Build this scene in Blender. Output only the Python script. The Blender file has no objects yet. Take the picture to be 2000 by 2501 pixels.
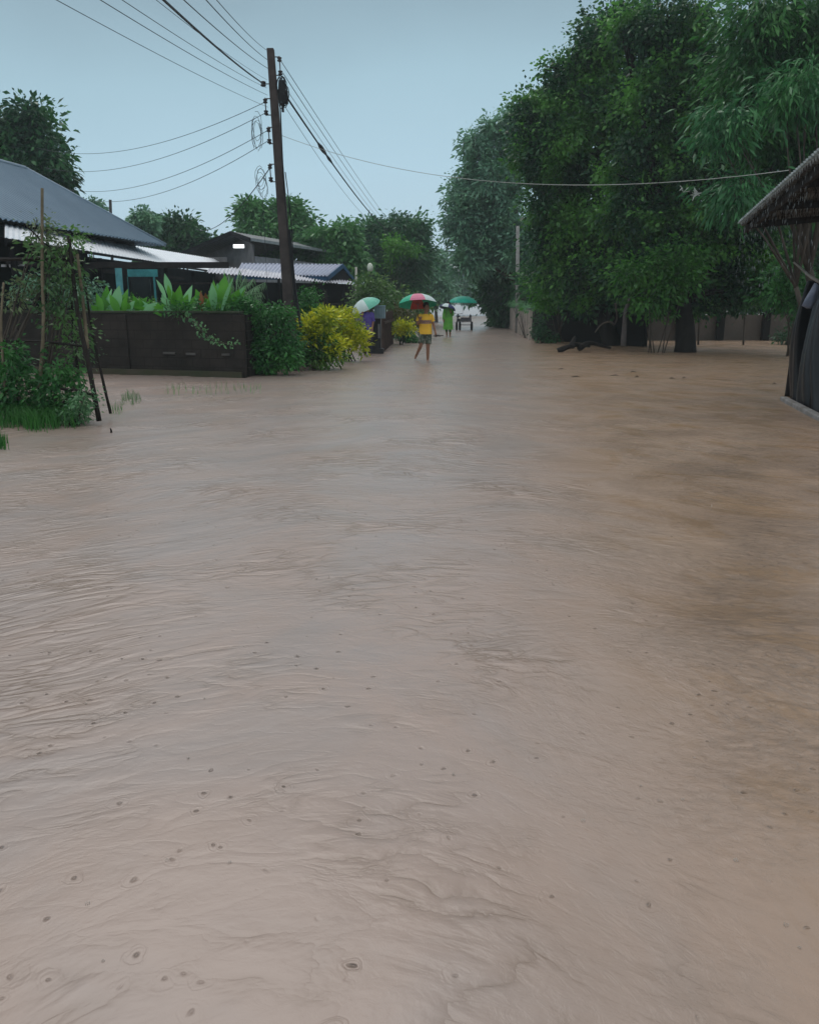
import bpy, math, random
import numpy as np
from mathutils import Vector, Matrix, Euler
R = math.radians
sc = bpy.context.scene
col = sc.collection
rng = np.random.default_rng(7)
random.seed(7)

# ------------------------------------------------------------------ camera
CAMH, F, PW, PH = 1.6, 2000.0, 2000.0, 2501.0
PITCH = math.atan((PH/2-740)/F)
cam_d = bpy.data.cameras.new('camera'); cam = bpy.data.objects.new('camera', cam_d); col.objects.link(cam)
cam.location = (0, 0, CAMH); cam.rotation_euler = (R(90)-PITCH, 0, 0)
cam_d.sensor_fit = 'VERTICAL'; cam_d.sensor_height = 36; cam_d.lens = F/PH*36
cam_d.clip_start = .05; cam_d.clip_end = 5000
sc.camera = cam
# ------------------------------------------------------------------ world, sun, exposure
sc.view_settings.view_transform = 'Standard'; sc.view_settings.look = 'None'
sc.view_settings.exposure = 0.0; sc.view_settings.gamma = 1
w = bpy.data.worlds.new('World'); sc.world = w; w.use_nodes = True
nt = w.node_tree; nt.nodes.clear()
def wn(t, **k):
    n = nt.nodes.new(t)
    for a, b in k.items(): setattr(n, a, b)
    return n
out = wn('ShaderNodeOutputWorld'); bg = wn('ShaderNodeBackground'); bg.inputs['Strength'].default_value = 1.0
sky = wn('ShaderNodeTexSky', sky_type='NISHITA', sun_disc=False)
sky.sun_elevation = R(52); sky.sun_rotation = R(200); sky.dust_density = 5; sky.air_density = 1.5
skm = wn('ShaderNodeVectorMath', operation='SCALE'); skm.inputs['Scale'].default_value = 0.10
tc = wn('ShaderNodeTexCoord'); sx = wn('ShaderNodeSeparateXYZ'); ramp = wn('ShaderNodeValToRGB')
nz = wn('ShaderNodeTexNoise'); nz.inputs['Scale'].default_value = 2.2; nz.inputs['Detail'].default_value = 4
nm = wn('ShaderNodeMath', operation='MULTIPLY_ADD'); nm.inputs[1].default_value = .16; nm.inputs[2].default_value = -.08
na = wn('ShaderNodeMath', operation='ADD')
r = ramp.color_ramp
stops = [(0, (.52, .68, .78)), (.05, (.50, .675, .79)), (.13, (.465, .665, .79)), (.22, (.40, .585, .69)), (.31, (.30, .43, .51)), (.37, (.48, .54, .58)), (.52, (.82, .87, .90)), (.7, (.98, 1.0, 1.02)), (1, (1.08, 1.08, 1.07))]
while len(r.elements) < len(stops): r.elements.new(.5)
for e, (p, c) in zip(r.elements, stops): e.position = p; e.color = (*c, 1)
mx = wn('ShaderNodeMix', data_type='RGBA'); mx.inputs[0].default_value = .06
L = nt.links.new
L(tc.outputs['Generated'], sx.inputs[0]); L(tc.outputs['Generated'], nz.inputs['Vector'])
L(nz.outputs['Fac'], nm.inputs[0]); L(sx.outputs['Z'], na.inputs[0]); L(nm.outputs[0], na.inputs[1]); L(na.outputs[0], ramp.inputs[0])
L(sky.outputs[0], skm.inputs[0]); L(ramp.outputs[0], mx.inputs['A']); L(skm.outputs[0], mx.inputs['B'])
L(mx.outputs['Result'], bg.inputs['Color']); L(bg.outputs[0], out.inputs[0])
sd = bpy.data.lights.new('sun', 'SUN'); so = bpy.data.objects.new('sun', sd); col.objects.link(so)
sd.energy = .7; sd.angle = R(30); sd.color = (1, .97, .93)
so.rotation_euler = (R(38), 0, R(-160)); so.location = (0, 0, 30)

# ------------------------------------------------------------------ pixel <-> place
cp, sp = math.cos(PITCH), math.sin(PITCH)
def ray(u, v):
    up = PH/2 - v
    return Vector((u-PW/2, F*cp+up*sp, -F*sp+up*cp))
def W(u, v, Y):
    d = ray(u, v); t = Y/d.y
    return Vector((d.x*t, Y, CAMH+d.z*t))
def G(u, v, z=0):
    d = ray(u, v); t = (z-CAMH)/d.z
    return Vector((d.x*t, d.y*t, z))
def PS(v, Y): return Y/ray(0, v).y      # metres per photo pixel

# ------------------------------------------------------------------ materials
MC = {}
def mat(name, rgb, rough=.7, rgb2=None, scale=3, bump=.15, bscale=25, spec=.2, metal=0, emit=0, stretch=None, ramp=(.35, .65)):
    if name in MC: return MC[name]
    m = bpy.data.materials.new(name); m.use_nodes = True; MC[name] = m
    t = m.node_tree; b = t.nodes['Principled BSDF']; n = t.nodes.new; l = t.links.new
    rgb2 = rgb2 or tuple(c*.65 for c in rgb)
    co = n('ShaderNodeTexCoord'); mp = n('ShaderNodeMapping'); l(co.outputs['Object'], mp.inputs[0])
    if stretch: mp.inputs['Scale'].default_value = stretch
    nz = n('ShaderNodeTexNoise'); nz.inputs['Scale'].default_value = scale; nz.inputs['Detail'].default_value = 6; nz.inputs['Roughness'].default_value = .62
    l(mp.outputs[0], nz.inputs['Vector'])
    mr = n('ShaderNodeMapRange'); mr.inputs[1].default_value, mr.inputs[2].default_value = ramp; l(nz.outputs['Fac'], mr.inputs[0])
    mx = n('ShaderNodeMix'); mx.data_type = 'RGBA'; mx.inputs['A'].default_value = (*rgb, 1); mx.inputs['B'].default_value = (*rgb2, 1)
    l(mr.outputs[0], mx.inputs[0]); l(mx.outputs['Result'], b.inputs['Base Color'])
    n2 = n('ShaderNodeTexNoise'); n2.inputs['Scale'].default_value = bscale; n2.inputs['Detail'].default_value = 4; l(mp.outputs[0], n2.inputs['Vector'])
    bp = n('ShaderNodeBump'); bp.inputs['Strength'].default_value = bump; bp.inputs['Distance'].default_value = .02
    l(n2.outputs['Fac'], bp.inputs['Height']); l(bp.outputs[0], b.inputs['Normal'])
    b.inputs['Roughness'].default_value = rough; b.inputs['Specular IOR Level'].default_value = spec; b.inputs['Metallic'].default_value = metal
    if emit:
        b.inputs['Emission Color'].default_value = (*rgb, 1); b.inputs['Emission Strength'].default_value = emit
    return m
LF = (1.05, 1.3, 1.1)
def leafmat(name, a, b_, c=None, rough=.42, trans=.25, clump=.9):
    if name in MC: return MC[name]
    a, b_, c = [q and (min(.9, q[0]*LF[0]), min(.9, q[1]*LF[1]), q[2]*LF[2]) for q in (a, b_, c)]
    m = bpy.data.materials.new(name); m.use_nodes = True; MC[name] = m
    t = m.node_tree; b = t.nodes['Principled BSDF']; o = t.nodes['Material Output']; n = t.nodes.new; l = t.links.new
    g = n('ShaderNodeNewGeometry'); co = n('ShaderNodeTexCoord')
    mx = n('ShaderNodeMix'); mx.data_type = 'RGBA'; mx.inputs['A'].default_value = (*a, 1); mx.inputs['B'].default_value = (*b_, 1)
    l(g.outputs['Random Per Island'], mx.inputs[0])
    nz = n('ShaderNodeTexNoise'); nz.inputs['Scale'].default_value = clump; nz.inputs['Detail'].default_value = 3; l(co.outputs['Object'], nz.inputs['Vector'])
    mr = n('ShaderNodeMapRange'); mr.inputs[1].default_value = .45; mr.inputs[2].default_value = .68; l(nz.outputs['Fac'], mr.inputs[0])
    m2 = n('ShaderNodeMix'); m2.data_type = 'RGBA'; l(mx.outputs['Result'], m2.inputs['A']); m2.inputs['B'].default_value = (*(c or tuple(min(1, x*1.7) for x in b_)), 1)
    l(mr.outputs[0], m2.inputs[0]); l(m2.outputs['Result'], b.inputs['Base Color'])
    b.inputs['Roughness'].default_value = rough; b.inputs['Specular IOR Level'].default_value = .3
    tr = n('ShaderNodeBsdfTranslucent'); l(m2.outputs['Result'], tr.inputs[0])
    ms = n('ShaderNodeMixShader'); ms.inputs[0].default_value = trans
    l(b.outputs[0], ms.inputs[1]); l(tr.outputs[0], ms.inputs[2]); l(ms.outputs[0], o.inputs[0])
    return m

# ------------------------------------------------------------------ mesh building
def link_mesh(name, me, material, parent=None, loc=None):
    o = bpy.data.objects.new(name, me); col.objects.link(o)
    for m in (material if isinstance(material, (list, tuple)) else [material]): me.materials.append(m)
    if parent is not None: o.parent = parent
    elif loc is not None: o.location = loc
    return o
def root_loc(p):
    L_ = Vector((0, 0, 0))
    while p is not None: L_ += p.location; p = p.parent
    return L_
def tag(o, label=None, cat=None, group=None, kind=None):
    if label: o['label'] = label
    if cat: o['category'] = cat
    if group: o['group'] = group
    if kind: o['kind'] = kind
    return o
def thing(name, label, cat, loc, group=None):
    o = bpy.data.objects.new(name, None); col.objects.link(o); o.location = loc; o.empty_display_size = .2
    return tag(o, label, cat, group)
class MB:
    def __init__(s): s.v = []; s.f = []; s.mi = []
    def add(s, vs, fs, mi=0):
        k = len(s.v); s.v += [tuple(x) for x in vs]; s.f += [tuple(i+k for i in f) for f in fs]; s.mi += [mi]*len(fs); return s
    def box(s, c, size, rz=0, mi=0, M=None):
        hx, hy, hz = [d/2 for d in size]; m = M or Matrix.Rotation(rz, 4, 'Z')
        vs = [Vector(c)+(m @ Vector((x*hx, y*hy, z*hz))) for x in (-1, 1) for y in (-1, 1) for z in (-1, 1)]
        return s.add(vs, [(0, 1, 3, 2), (4, 6, 7, 5), (0, 4, 5, 1), (2, 3, 7, 6), (0, 2, 6, 4), (1, 5, 7, 3)], mi)
    def bar(s, a, b, wd, h, mi=0):
        a, b = Vector(a), Vector(b); d = b-a; q = d.to_track_quat('X', 'Z').to_matrix().to_4x4()
        return s.box((a+b)/2, (d.length, wd, h), M=q, mi=mi)
    def tube(s, pts, rad, n=8, mi=0, cap=True):
        pts = [Vector(p) for p in pts]; m = len(pts)
        if not hasattr(rad, '__len__'): rad = [rad]*m
        vs = []; up0 = None
        for i, p in enumerate(pts):
            d = (pts[min(i+1, m-1)]-pts[max(i-1, 0)]).normalized()
            if up0 is None: up0 = Vector((0, 0, 1)) if abs(d.z) < .9 else Vector((1, 0, 0))
            x = d.cross(up0).normalized(); y = x.cross(d).normalized(); up0 = y
            for k in range(n):
                a = 2*math.pi*k/n; vs.append(p+(x*math.cos(a)+y*math.sin(a))*rad[i])
        fs = [(i*n+k, i*n+(k+1) % n, (i+1)*n+(k+1) % n, (i+1)*n+k) for i in range(m-1) for k in range(n)]
        if cap: fs += [tuple(range(n-1, -1, -1)), tuple(range((m-1)*n, m*n))]
        return s.add(vs, fs, mi)
    def loft(s, rings, n=14, mi=0, cap=True, wob=0):   # rings: (centre, rx, ry) horizontal ellipses
        vs = []
        for c, rx, ry in rings:
            for k in range(n):
                a = 2*math.pi*k/n; q = 1+wob*math.sin(a*5+c[2]*9)
                vs.append(Vector(c)+Vector((rx*math.cos(a)*q, ry*math.sin(a)*q, 0)))
        m = len(rings)
        fs = [(i*n+k, i*n+(k+1) % n, (i+1)*n+(k+1) % n, (i+1)*n+k) for i in range(m-1) for k in range(n)]
        if cap: fs += [tuple(range(n-1, -1, -1)), tuple(range((m-1)*n, m*n))]
        return s.add(vs, fs, mi)
    def ball(s, c, r, n=10, mi=0):
        r = r if hasattr(r, '__len__') else (r, r, r); rings = []
        for i in range(n//2+1):
            a = math.pi*i/(n//2)-math.pi/2; q = max(math.cos(a), .02)
            rings.append((Vector(c)+Vector((0, 0, r[2]*math.sin(a))), r[0]*q, r[1]*q))
        return s.loft(rings, n, mi)
    def lathe(s, c, prof, n=12, mi=0): return s.loft([((c[0], c[1], c[2]+z), r_, r_) for r_, z in prof], n, mi)
    def sheet(s, P, nu, nv, th=.02, mi=0):             # P(a,b)->Vector, closed thin sheet
        top = [P(i/nu, j/nv) for i in range(nu+1) for j in range(nv+1)]
        bot = [p-Vector((0, 0, th)) for p in top]; N = len(top); ix = lambda i, j: i*(nv+1)+j
        fs = []
        for i in range(nu):
            for j in range(nv):
                fs.append((ix(i, j), ix(i+1, j), ix(i+1, j+1), ix(i, j+1))); fs.append((N+ix(i, j), N+ix(i, j+1), N+ix(i+1, j+1), N+ix(i+1, j)))
        for i in range(nu):
            fs.append((ix(i, 0), N+ix(i, 0), N+ix(i+1, 0), ix(i+1, 0))); fs.append((ix(i, nv), ix(i+1, nv), N+ix(i+1, nv), N+ix(i, nv)))
        for j in range(nv):
            fs.append((ix(0, j), ix(0, j+1), N+ix(0, j+1), N+ix(0, j))); fs.append((ix(nu, j), N+ix(nu, j), N+ix(nu, j+1), ix(nu, j+1)))
        return s.add(top+bot, fs, mi)
    def build(s, name, material, parent=None, loc=None, smooth=False, bevel=0):
        off = root_loc(parent) if parent is not None else Vector(loc or (0, 0, 0))
        me = bpy.data.meshes.new(name); me.from_pydata([(x-off.x, y-off.y, z-off.z) for x, y, z in s.v], [], s.f)
        me.polygons.foreach_set('material_index', s.mi)
        if smooth: me.polygons.foreach_set('use_smooth', [True]*len(s.f))
        me.update(); o = link_mesh(name, me, material, parent, loc)
        if bevel:
            b = o.modifiers.new('bevel', 'BEVEL'); b.width = bevel; b.segments = 2; b.limit_method = 'ANGLE'
        return o
def fast_mesh(name, co, nside):
    me = bpy.data.meshes.new(name); nv = len(co); nf = nv//nside
    me.vertices.add(nv); me.vertices.foreach_set('co', co.astype(np.float32).ravel())
    me.loops.add(nv); me.loops.foreach_set('vertex_index', np.arange(nv, dtype=np.int32))
    me.polygons.add(nf); me.polygons.foreach_set('loop_start', np.arange(0, nv, nside, dtype=np.int32))
    me.update(calc_edges=True); return me
def leaves(P, D, L_, Wd, off):
    """leaf blades: base P, direction D, length L_, width Wd; a kite of 4 points, tip bent down"""
    n = len(P); D = D/np.linalg.norm(D, axis=1, keepdims=True)
    S = np.cross(D, rng.normal(size=(n, 3))); S /= np.linalg.norm(S, axis=1, keepdims=True)+1e-9
    L_ = L_[:, None]; Wd = Wd[:, None]
    tip = P+D*L_; tip[:, 2] -= L_[:, 0]*.15
    mid = P+D*L_*.45
    q = np.stack([P, mid+S*Wd*.5, tip, mid-S*Wd*.5], 1).reshape(-1, 3)
    return q-np.array(off)
def blob_leaves(blobs, dens, leaf, aspect=.42, tw=28, sig=.28, droop=.35, shell=.35, lump=.18, flat=.7, lobes=0):
    """leaf clusters through the volume of overlapping lumps; dens = twigs per m2 of lump surface"""
    Ps, Ds, Ls = [], [], []
    if lobes:
        nb = []
        for (cx, cy, cz, rx, ry, rz) in blobs:
            nb.append((cx, cy, cz, rx*.66, ry*.66, rz*.66))
            for _ in range(lobes):
                d = rng.normal(size=3); d /= np.linalg.norm(d); q = rng.uniform(.28, .5)
                nb.append((cx+d[0]*rx*.76, cy+d[1]*ry*.76, cz+d[2]*rz*.76, rx*q, ry*q, rz*q*.8))
        blobs = nb
    for (cx, cy, cz, rx, ry, rz) in blobs:
        n = max(4, int(dens*4*math.pi*((rx*ry*rz)**(2/3))))
        d = rng.normal(size=(n, 3)); d /= np.linalg.norm(d, axis=1, keepdims=True)
        ph = rng.uniform(0, 6, 3)
        lu = 1+lump*(np.sin(d[:, 0]*5+ph[0])+np.sin(d[:, 1]*5+ph[1])*.6+np.sin(d[:, 2]*6+ph[2]))
        rr = (shell+(1-shell)*rng.random(n)**.55)*lu
        c = np.array([cx, cy, cz])+d*rr[:, None]*np.array([rx, ry, rz])
        k = rng.integers(int(tw*.5), int(tw*1.5)+1, n)
        idx = np.repeat(np.arange(n), k); m = len(idx)
        g = rng.normal(size=(m, 3))*sig*np.array([1, 1, flat])
        P = c[idx]+g
        D = g/sig*.6+d[idx]*.6+rng.normal(size=(m, 3))*.5; D[:, 2] -= droop
        Ps.append(P); Ds.append(D); Ls.append(leaf*rng.uniform(.5, 1.45, m)*rng.uniform(.65, 1.35, n)[idx])
    return np.concatenate(Ps), np.concatenate(Ds), np.concatenate(Ls), aspect
def crown(name, blobs, material, parent, leaf, **k):
    P, D, L_, a = blob_leaves(blobs, leaf=leaf, **k)
    ok = P[:, 2] > .03; P, D, L_ = P[ok], D[ok], L_[ok]
    off = root_loc(parent)
    me = fast_mesh(name, leaves(P, D, L_, L_*a, off), 4)
    return link_mesh(name, me, material, parent)
def px_blobs(spec, Y, thick=1.0):
    out_ = []
    for s in spec:
        u, v, ru, rv = s[:4]; dy = s[4] if len(s) > 4 else 0
        c = W(u, v, Y+dy); k = PS(v, Y+dy)
        out_.append((c.x, c.y, c.z, ru*k, max(ru, rv)*k*thick*.9, rv*k))
    return out_
bark = mat('bark', (.10, .085, .07), .85, (.05, .042, .036), 4, .6, 12, stretch=(1, 1, .25))
bark_dark = mat('bark_dark', (.022, .019, .017), .85, (.010, .009, .008), 4, .6, 12, stretch=(1, 1, .25))
def trunk_mesh(base, blobs, r0, parent, material, fork=.35, name='trunk', twigs=5):
    b = MB(); base = Vector(base)
    cen = Vector((sum(x[0] for x in blobs)/len(blobs), sum(x[1] for x in blobs)/len(blobs), sum(x[2] for x in blobs)/len(blobs)))
    low = min(x[2]-x[5] for x in blobs); fz = max(.5, base.z+(cen.z-base.z)*fork)
    fk = Vector((base.x*.6+cen.x*.4, base.y*.6+cen.y*.4, fz))
    pts = [base+Vector((0, 0, -.3)), base+Vector((0, 0, .25)), base.lerp(fk, .5)+Vector((random.uniform(-.1, .1), 0, 0)), fk]
    b.tube(pts, [r0*1.2, r0*1.0, r0*.9, r0*.75], 9)
    for bl in blobs:
        c = Vector(bl[:3]); m = fk.lerp(c, .5)+Vector((random.uniform(-.3, .3), random.uniform(-.3, .3), .2))
        b.tube([fk, m, c], [r0*.5, r0*.3, r0*.12], 6)
        for _ in range(twigs):
            d = Vector([random.gauss(0, 1) for _ in range(3)]).normalized()
            e = c+Vector((d.x*bl[3], d.y*bl[4], abs(d.z)*bl[5]*.9))*.9
            b.tube([m.lerp(c, random.uniform(.2, 1)), c.lerp(e, .5)+Vector((0, 0, .1)), e], [r0*.16, r0*.09, .012], 4)
    return b.build(name, material, parent, smooth=True)
def tree(name, label, cat, spec, Y, base, leaf, lm, dens=9, r0=.2, thick=1.0, group=None, bk=None, fork=.35, twigs=5, **k):
    bl = px_blobs(spec, Y, thick); base = Vector(base)
    t = thing(name, label, cat, base, group)
    trunk_mesh(base, bl, r0, t, bk or bark, fork, twigs=twigs)
    k.setdefault('lobes', 9); k.setdefault('shell', .55); crown('crown', bl, lm, t, leaf*1.25, dens=dens*.62, **k)
    return t
def shrub(name, label, cat, blobs, leaf, lm, base, dens=30, stems=7, group=None, bk=None, part='foliage', **k):
    base = Vector(base); t = thing(name, label, cat, base, group); b = MB()
    for i in range(stems):
        bl = random.choice(blobs); a = Vector((base.x+random.uniform(-.5, .5)*bl[3], base.y+random.uniform(-.3, .3)*bl[4], -.1))
        e = Vector(bl[:3])+Vector((random.uniform(-.6, .6)*bl[3], random.uniform(-.6, .6)*bl[4], random.uniform(-.2, .7)*bl[5]))
        b.tube([a, a.lerp(e, .5)+Vector((random.uniform(-.05, .05), 0, .03)), e], [.02, .014, .006], 5)
    b.build('stem', bk or bark, t, smooth=True)
    k.setdefault('lobes', 5); crown(part, blobs, lm, t, leaf, dens=dens*.7, **k)
    return t
def catmull(pts, n=8):
    P = [Vector(p) for p in pts]; P = [P[0]*2-P[1]]+P+[P[-1]*2-P[-2]]; o = []
    for i in range(1, len(P)-2):
        for k in range(n):
            t = k/n; a, b, c, d = P[i-1:i+3]
            o.append(.5*((2*b)+(-a+c)*t+(2*a-5*b+4*c-d)*t*t+(-a+3*b-3*c+d)*t**3))
    return o+[P[-2]]

# ------------------------------------------------------------------ ground and flood water
gb = MB(); S = 2500
gb.add([(-S, -40, -.35), (S, -40, -.35), (S, S, -.35), (-S, S, -.35)], [(0, 1, 2, 3)])
tag(gb.build('ground', mat('mud_ground', (.16, .12, .08), .9, (.09, .07, .045), .5, .5, 6)), kind='structure')
def garden(name, poly, z=.12):
    b = MB(); n = len(poly)
    b.add([(x, y, -.34) for x, y in poly]+[(x, y, z) for x, y in poly], [tuple(range(2*n-1, n-1, -1))[::-1]]+[(i, (i+1) % n, n+(i+1) % n, n+i) for i in range(n)])
    return tag(b.build(name, mat('wet_soil', (.07, .055, .04), .8, (.04, .05, .025), 1.2, .6, 9)), kind='structure')
garden('garden_ground', [(-45, 31), (-7.3, 19.25), (-3.7, 18.25), (-3.1, 22.5), (-2.3, 30), (-2.3, 60), (-45, 60)])
garden('verge_ground', [(8.2, 60), (5.75, 37.6), (6.3, 35.6), (11, 37.4), (30, 37.4), (30, 60)])

def vnoise(x, y, seed=0):
    xi = np.floor(x).astype(np.int64); yi = np.floor(y).astype(np.int64); fx = x-xi; fy = y-yi
    fx = fx*fx*(3-2*fx); fy = fy*fy*(3-2*fy)
    def h(a, b):
        n = (a*374761393+b*668265263+seed*974711) & 0xffffffff
        n = ((n ^ (n >> 13))*1274126177) & 0xffffffff
        return ((n ^ (n >> 16)) & 0xffff)/65535.
    return (h(xi, yi)*(1-fx)+h(xi+1, yi)*fx)*(1-fy)+(h(xi, yi+1)*(1-fx)+h(xi+1, yi+1)*fx)*fy-.5
def water():
    ys = np.concatenate([np.linspace(-4, .8, 12, endpoint=False), .8*np.exp(np.linspace(0, math.log(34/.8), 760)), 34*np.exp(np.linspace(.02, math.log(900/34), 90))])
    t = np.linspace(-1, 1, 521); t = np.sign(t)*(np.abs(t)*.62+np.abs(t)**5*.38)
    Yg, T = np.meshgrid(ys, t, indexing='ij'); X = T*(2.4+1.0*np.maximum(Yg, 0))
    s = Yg+.62*np.sqrt((X+.25)**2+3.)+1.5*vnoise(X*.33, Yg*.33, 5)+.45*vnoise(X*1.1+7, Yg*1.1, 15)
    tt = X+.5*vnoise(X*.5, Yg*.5, 9)+.25*vnoise(X*1.3, Yg*1.3, 19)
    near = np.clip((34-Yg)/20, 0, 1)*np.clip((Yg+1)/1.5, 0, 1)
    amp = .35+1.1*np.clip(vnoise(X*.4+3, Yg*.3, 2)+.35, 0, 1)
    Z = amp*(.018*vnoise(s*1.7, tt*.8, 1)+.009*vnoise(s*4.5, tt*2.2, 3)+.003*vnoise(s*12, tt*7, 4))
    chop = np.clip((X-.15*Yg)/1.5, 0, 1)*np.clip((12-Yg)/6, 0, 1)
    Z += chop*(.010*vnoise(s*8, tt*6, 6)+.006*vnoise(X*19, Yg*19, 7))
    Z *= near*np.clip(.35+Yg*.07, .35, 1)
    n, m = Yg.shape; co = np.stack([X, Yg, Z], -1).reshape(-1, 3)
    me = bpy.data.meshes.new('water'); me.vertices.add(n*m); me.vertices.foreach_set('co', co.astype(np.float32).ravel())
    a = (np.arange(n-1)[:, None]*m+np.arange(m-1)[None]).ravel(); q = np.stack([a, a+m, a+m+1, a+1], 1)[:, ::-1]
    q = q[:, ::-1] if False else q
    me.loops.add(q.size); me.loops.foreach_set('vertex_index', q.astype(np.int32).ravel())
    me.polygons.add(len(q)); me.polygons.foreach_set('loop_start', np.arange(0, q.size, 4, dtype=np.int32))
    me.polygons.foreach_set('use_smooth', np.ones(len(q), dtype=bool)); me.update(calc_edges=True)
    at = me.attributes.new('flow', 'FLOAT_VECTOR', 'POINT')
    at.data.foreach_set('vector', np.stack([s, tt, X*0], -1).astype(np.float32).ravel())
    if me.polygons[0].normal.z < 0: me.flip_normals()
    m_ = bpy.data.materials.new('muddy_water'); m_.use_nodes = True
    tr = m_.node_tree; b = tr.nodes['Principled BSDF']; l = tr.links.new
    def N(ty, **k):
        x = tr.nodes.new(ty)
        for p, v in k.items(): setattr(x, p, v)
        return x
    fa = N('ShaderNodeAttribute', attribute_name='flow'); tcn = N('ShaderNodeTexCoord')
    def noise(src, scale, det=3, rgh=.55, dist=0, st=(1, 1, 1), lo=(0, 0, 0)):
        mp = N('ShaderNodeMapping'); mp.inputs['Scale'].default_value = st; mp.inputs['Location'].default_value = lo; l(src, mp.inputs[0])
        z = N('ShaderNodeTexNoise'); z.inputs['Scale'].default_value = scale; z.inputs['Detail'].default_value = det
        z.inputs['Roughness'].default_value = rgh; z.inputs['Distortion'].default_value = dist; l(mp.outputs[0], z.inputs['Vector']); return z.outputs['Fac']
    def math_(op, a_, b_=None, c_=None):
        x = N('ShaderNodeMath', operation=op)
        for i, q_ in enumerate((a_, b_, c_)):
            if q_ is None: continue
            if isinstance(q_, (int, float)): x.inputs[i].default_value = q_
            else: l(q_, x.inputs[i])
        return x.outputs[0]
    def mrange(a_, f0, f1, t0=0, t1=1):
        x = N('ShaderNodeMapRange'); l(a_, x.inputs[0]); x.inputs[1].default_value = f0; x.inputs[2].default_value = f1; x.inputs[3].default_value = t0; x.inputs[4].default_value = t1; return x.outputs[0]
    fl = fa.outputs['Vector']; ob = tcn.outputs['Object']
    sep = N('ShaderNodeSeparateXYZ'); l(ob, sep.inputs[0]); Xn, Yn = sep.outputs[0], sep.outputs[1]
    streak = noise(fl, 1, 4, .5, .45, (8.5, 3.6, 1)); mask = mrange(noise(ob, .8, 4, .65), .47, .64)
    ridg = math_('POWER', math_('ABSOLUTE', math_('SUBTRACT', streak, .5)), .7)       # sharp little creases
    hgt = math_('MULTIPLY', math_('MULTIPLY', ridg, 1.5), math_('MULTIPLY_ADD', mask, 1.0, .24))
    fine = noise(fl, 1, 5, .68, .9, (30, 17, 1))
    rightness = mrange(math_('MULTIPLY_ADD', Yn, -.13, Xn), -.1, 1.6)
    fgate = math_('MULTIPLY', rightness, mrange(noise(ob, .9, 2), .35, .6))
    hgt = math_('ADD', hgt, math_('MULTIPLY', fine, math_('MULTIPLY_ADD', fgate, 2.2, .12)))
    # raindrop craters and rings
    wz = N('ShaderNodeTexNoise'); wz.inputs['Scale'].default_value = 14; l(ob, wz.inputs['Vector']); wv = N('ShaderNodeVectorMath', operation='SCALE'); wv.inputs['Scale'].default_value = .05; l(wz.outputs['Color'], wv.inputs[0])
    wa = N('ShaderNodeVectorMath', operation='ADD'); l(ob, wa.inputs[0]); l(wv.outputs[0], wa.inputs[1]); obw = wa.outputs[0]
    def drops(scale, seed, keep, k1):
        mp = N('ShaderNodeMapping'); mp.inputs['Location'].default_value = (seed, seed*1.7, 0); l(obw, mp.inputs[0])
        v = N('ShaderNodeTexVoronoi', voronoi_dimensions='2D', feature='F1'); v.inputs['Scale'].default_value = scale; l(mp.outputs[0], v.inputs['Vector'])
        d = math_('DIVIDE', v.outputs['Distance'], scale)
        cs = N('ShaderNodeSeparateColor'); l(v.outputs['Color'], cs.inputs[0])
        g = math_('GREATER_THAN', cs.outputs[0], keep)
        rad = math_('MULTIPLY_ADD', cs.outputs[1], .030, .008)
        e = math_('SUBTRACT', d, rad)
        ring = math_('MULTIPLY', math_('SINE', math_('MULTIPLY', e, 420)), math_('EXPONENT', math_('MULTIPLY', math_('MULTIPLY', e, e), -14000)))
        pit = math_('MULTIPLY', math_('EXPONENT', math_('MULTIPLY', math_('MULTIPLY', d, d), -30000)), -3.2)
        return math_('MULTIPLY', math_('MULTIPLY', g, cs.outputs[2]), math_('MULTIPLY', math_('ADD', math_('MULTIPLY', ring, .16), pit), k1))
    dr = math_('MULTIPLY', math_('ADD', drops(5, 3.1, .74, .36), drops(11, 11.3, .84, .34)), mrange(noise(ob, 1.1, 2), .40, .58, .15, 1))
    hgt = math_('MULTIPLY', math_('ADD', math_('MULTIPLY', hgt, mrange(Yn, 1.5, 7, .6, 1.35)), dr), mrange(Yn, 5, 45, 1, .2))
    bp = N('ShaderNodeBump'); bp.inputs['Strength'].default_value = .9; bp.inputs['Distance'].default_value = .018; l(hgt, bp.inputs['Height']); l(bp.outputs[0], b.inputs['Normal'])
    c1 = N('ShaderNodeMix', data_type='RGBA'); c1.inputs['A'].default_value = (.272, .230, .210, 1); c1.inputs['B'].default_value = (.305, .238, .204, 1)
    l(mrange(noise(fl, .9, 5, .6, .8, (1.2, .9, 1)), .38, .62), c1.inputs[0])
    c2 = N('ShaderNodeMix', data_type='RGBA'); l(c1.outputs['Result'], c2.inputs['A']); c2.inputs['B'].default_value = (.165, .098, .045, 1)
    pat = mrange(noise(fl, 1.3, 5, .62, .5, (1.5, 1.2, 1), (4, 1, 0)), .50, .62)
    l(math_('MULTIPLY', pat, mrange(rightness, .3, .9, .06, 1)), c2.inputs[0])
    c3 = N('ShaderNodeMix', data_type='RGBA'); l(c2.outputs['Result'], c3.inputs['A']); c3.inputs['B'].default_value = (.29, .19, .115, 1)
    l(math_('MULTIPLY', mrange(rightness, .0, .8), .7), c3.inputs[0])
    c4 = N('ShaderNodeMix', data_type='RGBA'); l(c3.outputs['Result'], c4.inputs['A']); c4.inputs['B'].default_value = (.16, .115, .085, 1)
    crease_shade = math_('MULTIPLY', mrange(ridg, .22, .04, 0, 1), math_('MULTIPLY_ADD', mask, .50, .04)); l(math_('ADD', crease_shade, math_('MULTIPLY', mrange(fine, .52, .68), math_('MULTIPLY_ADD', fgate, .75, .0))), c4.inputs[0])  # dark reflections in the ripple creases painted into the colour, plus fine dark specks
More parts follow.
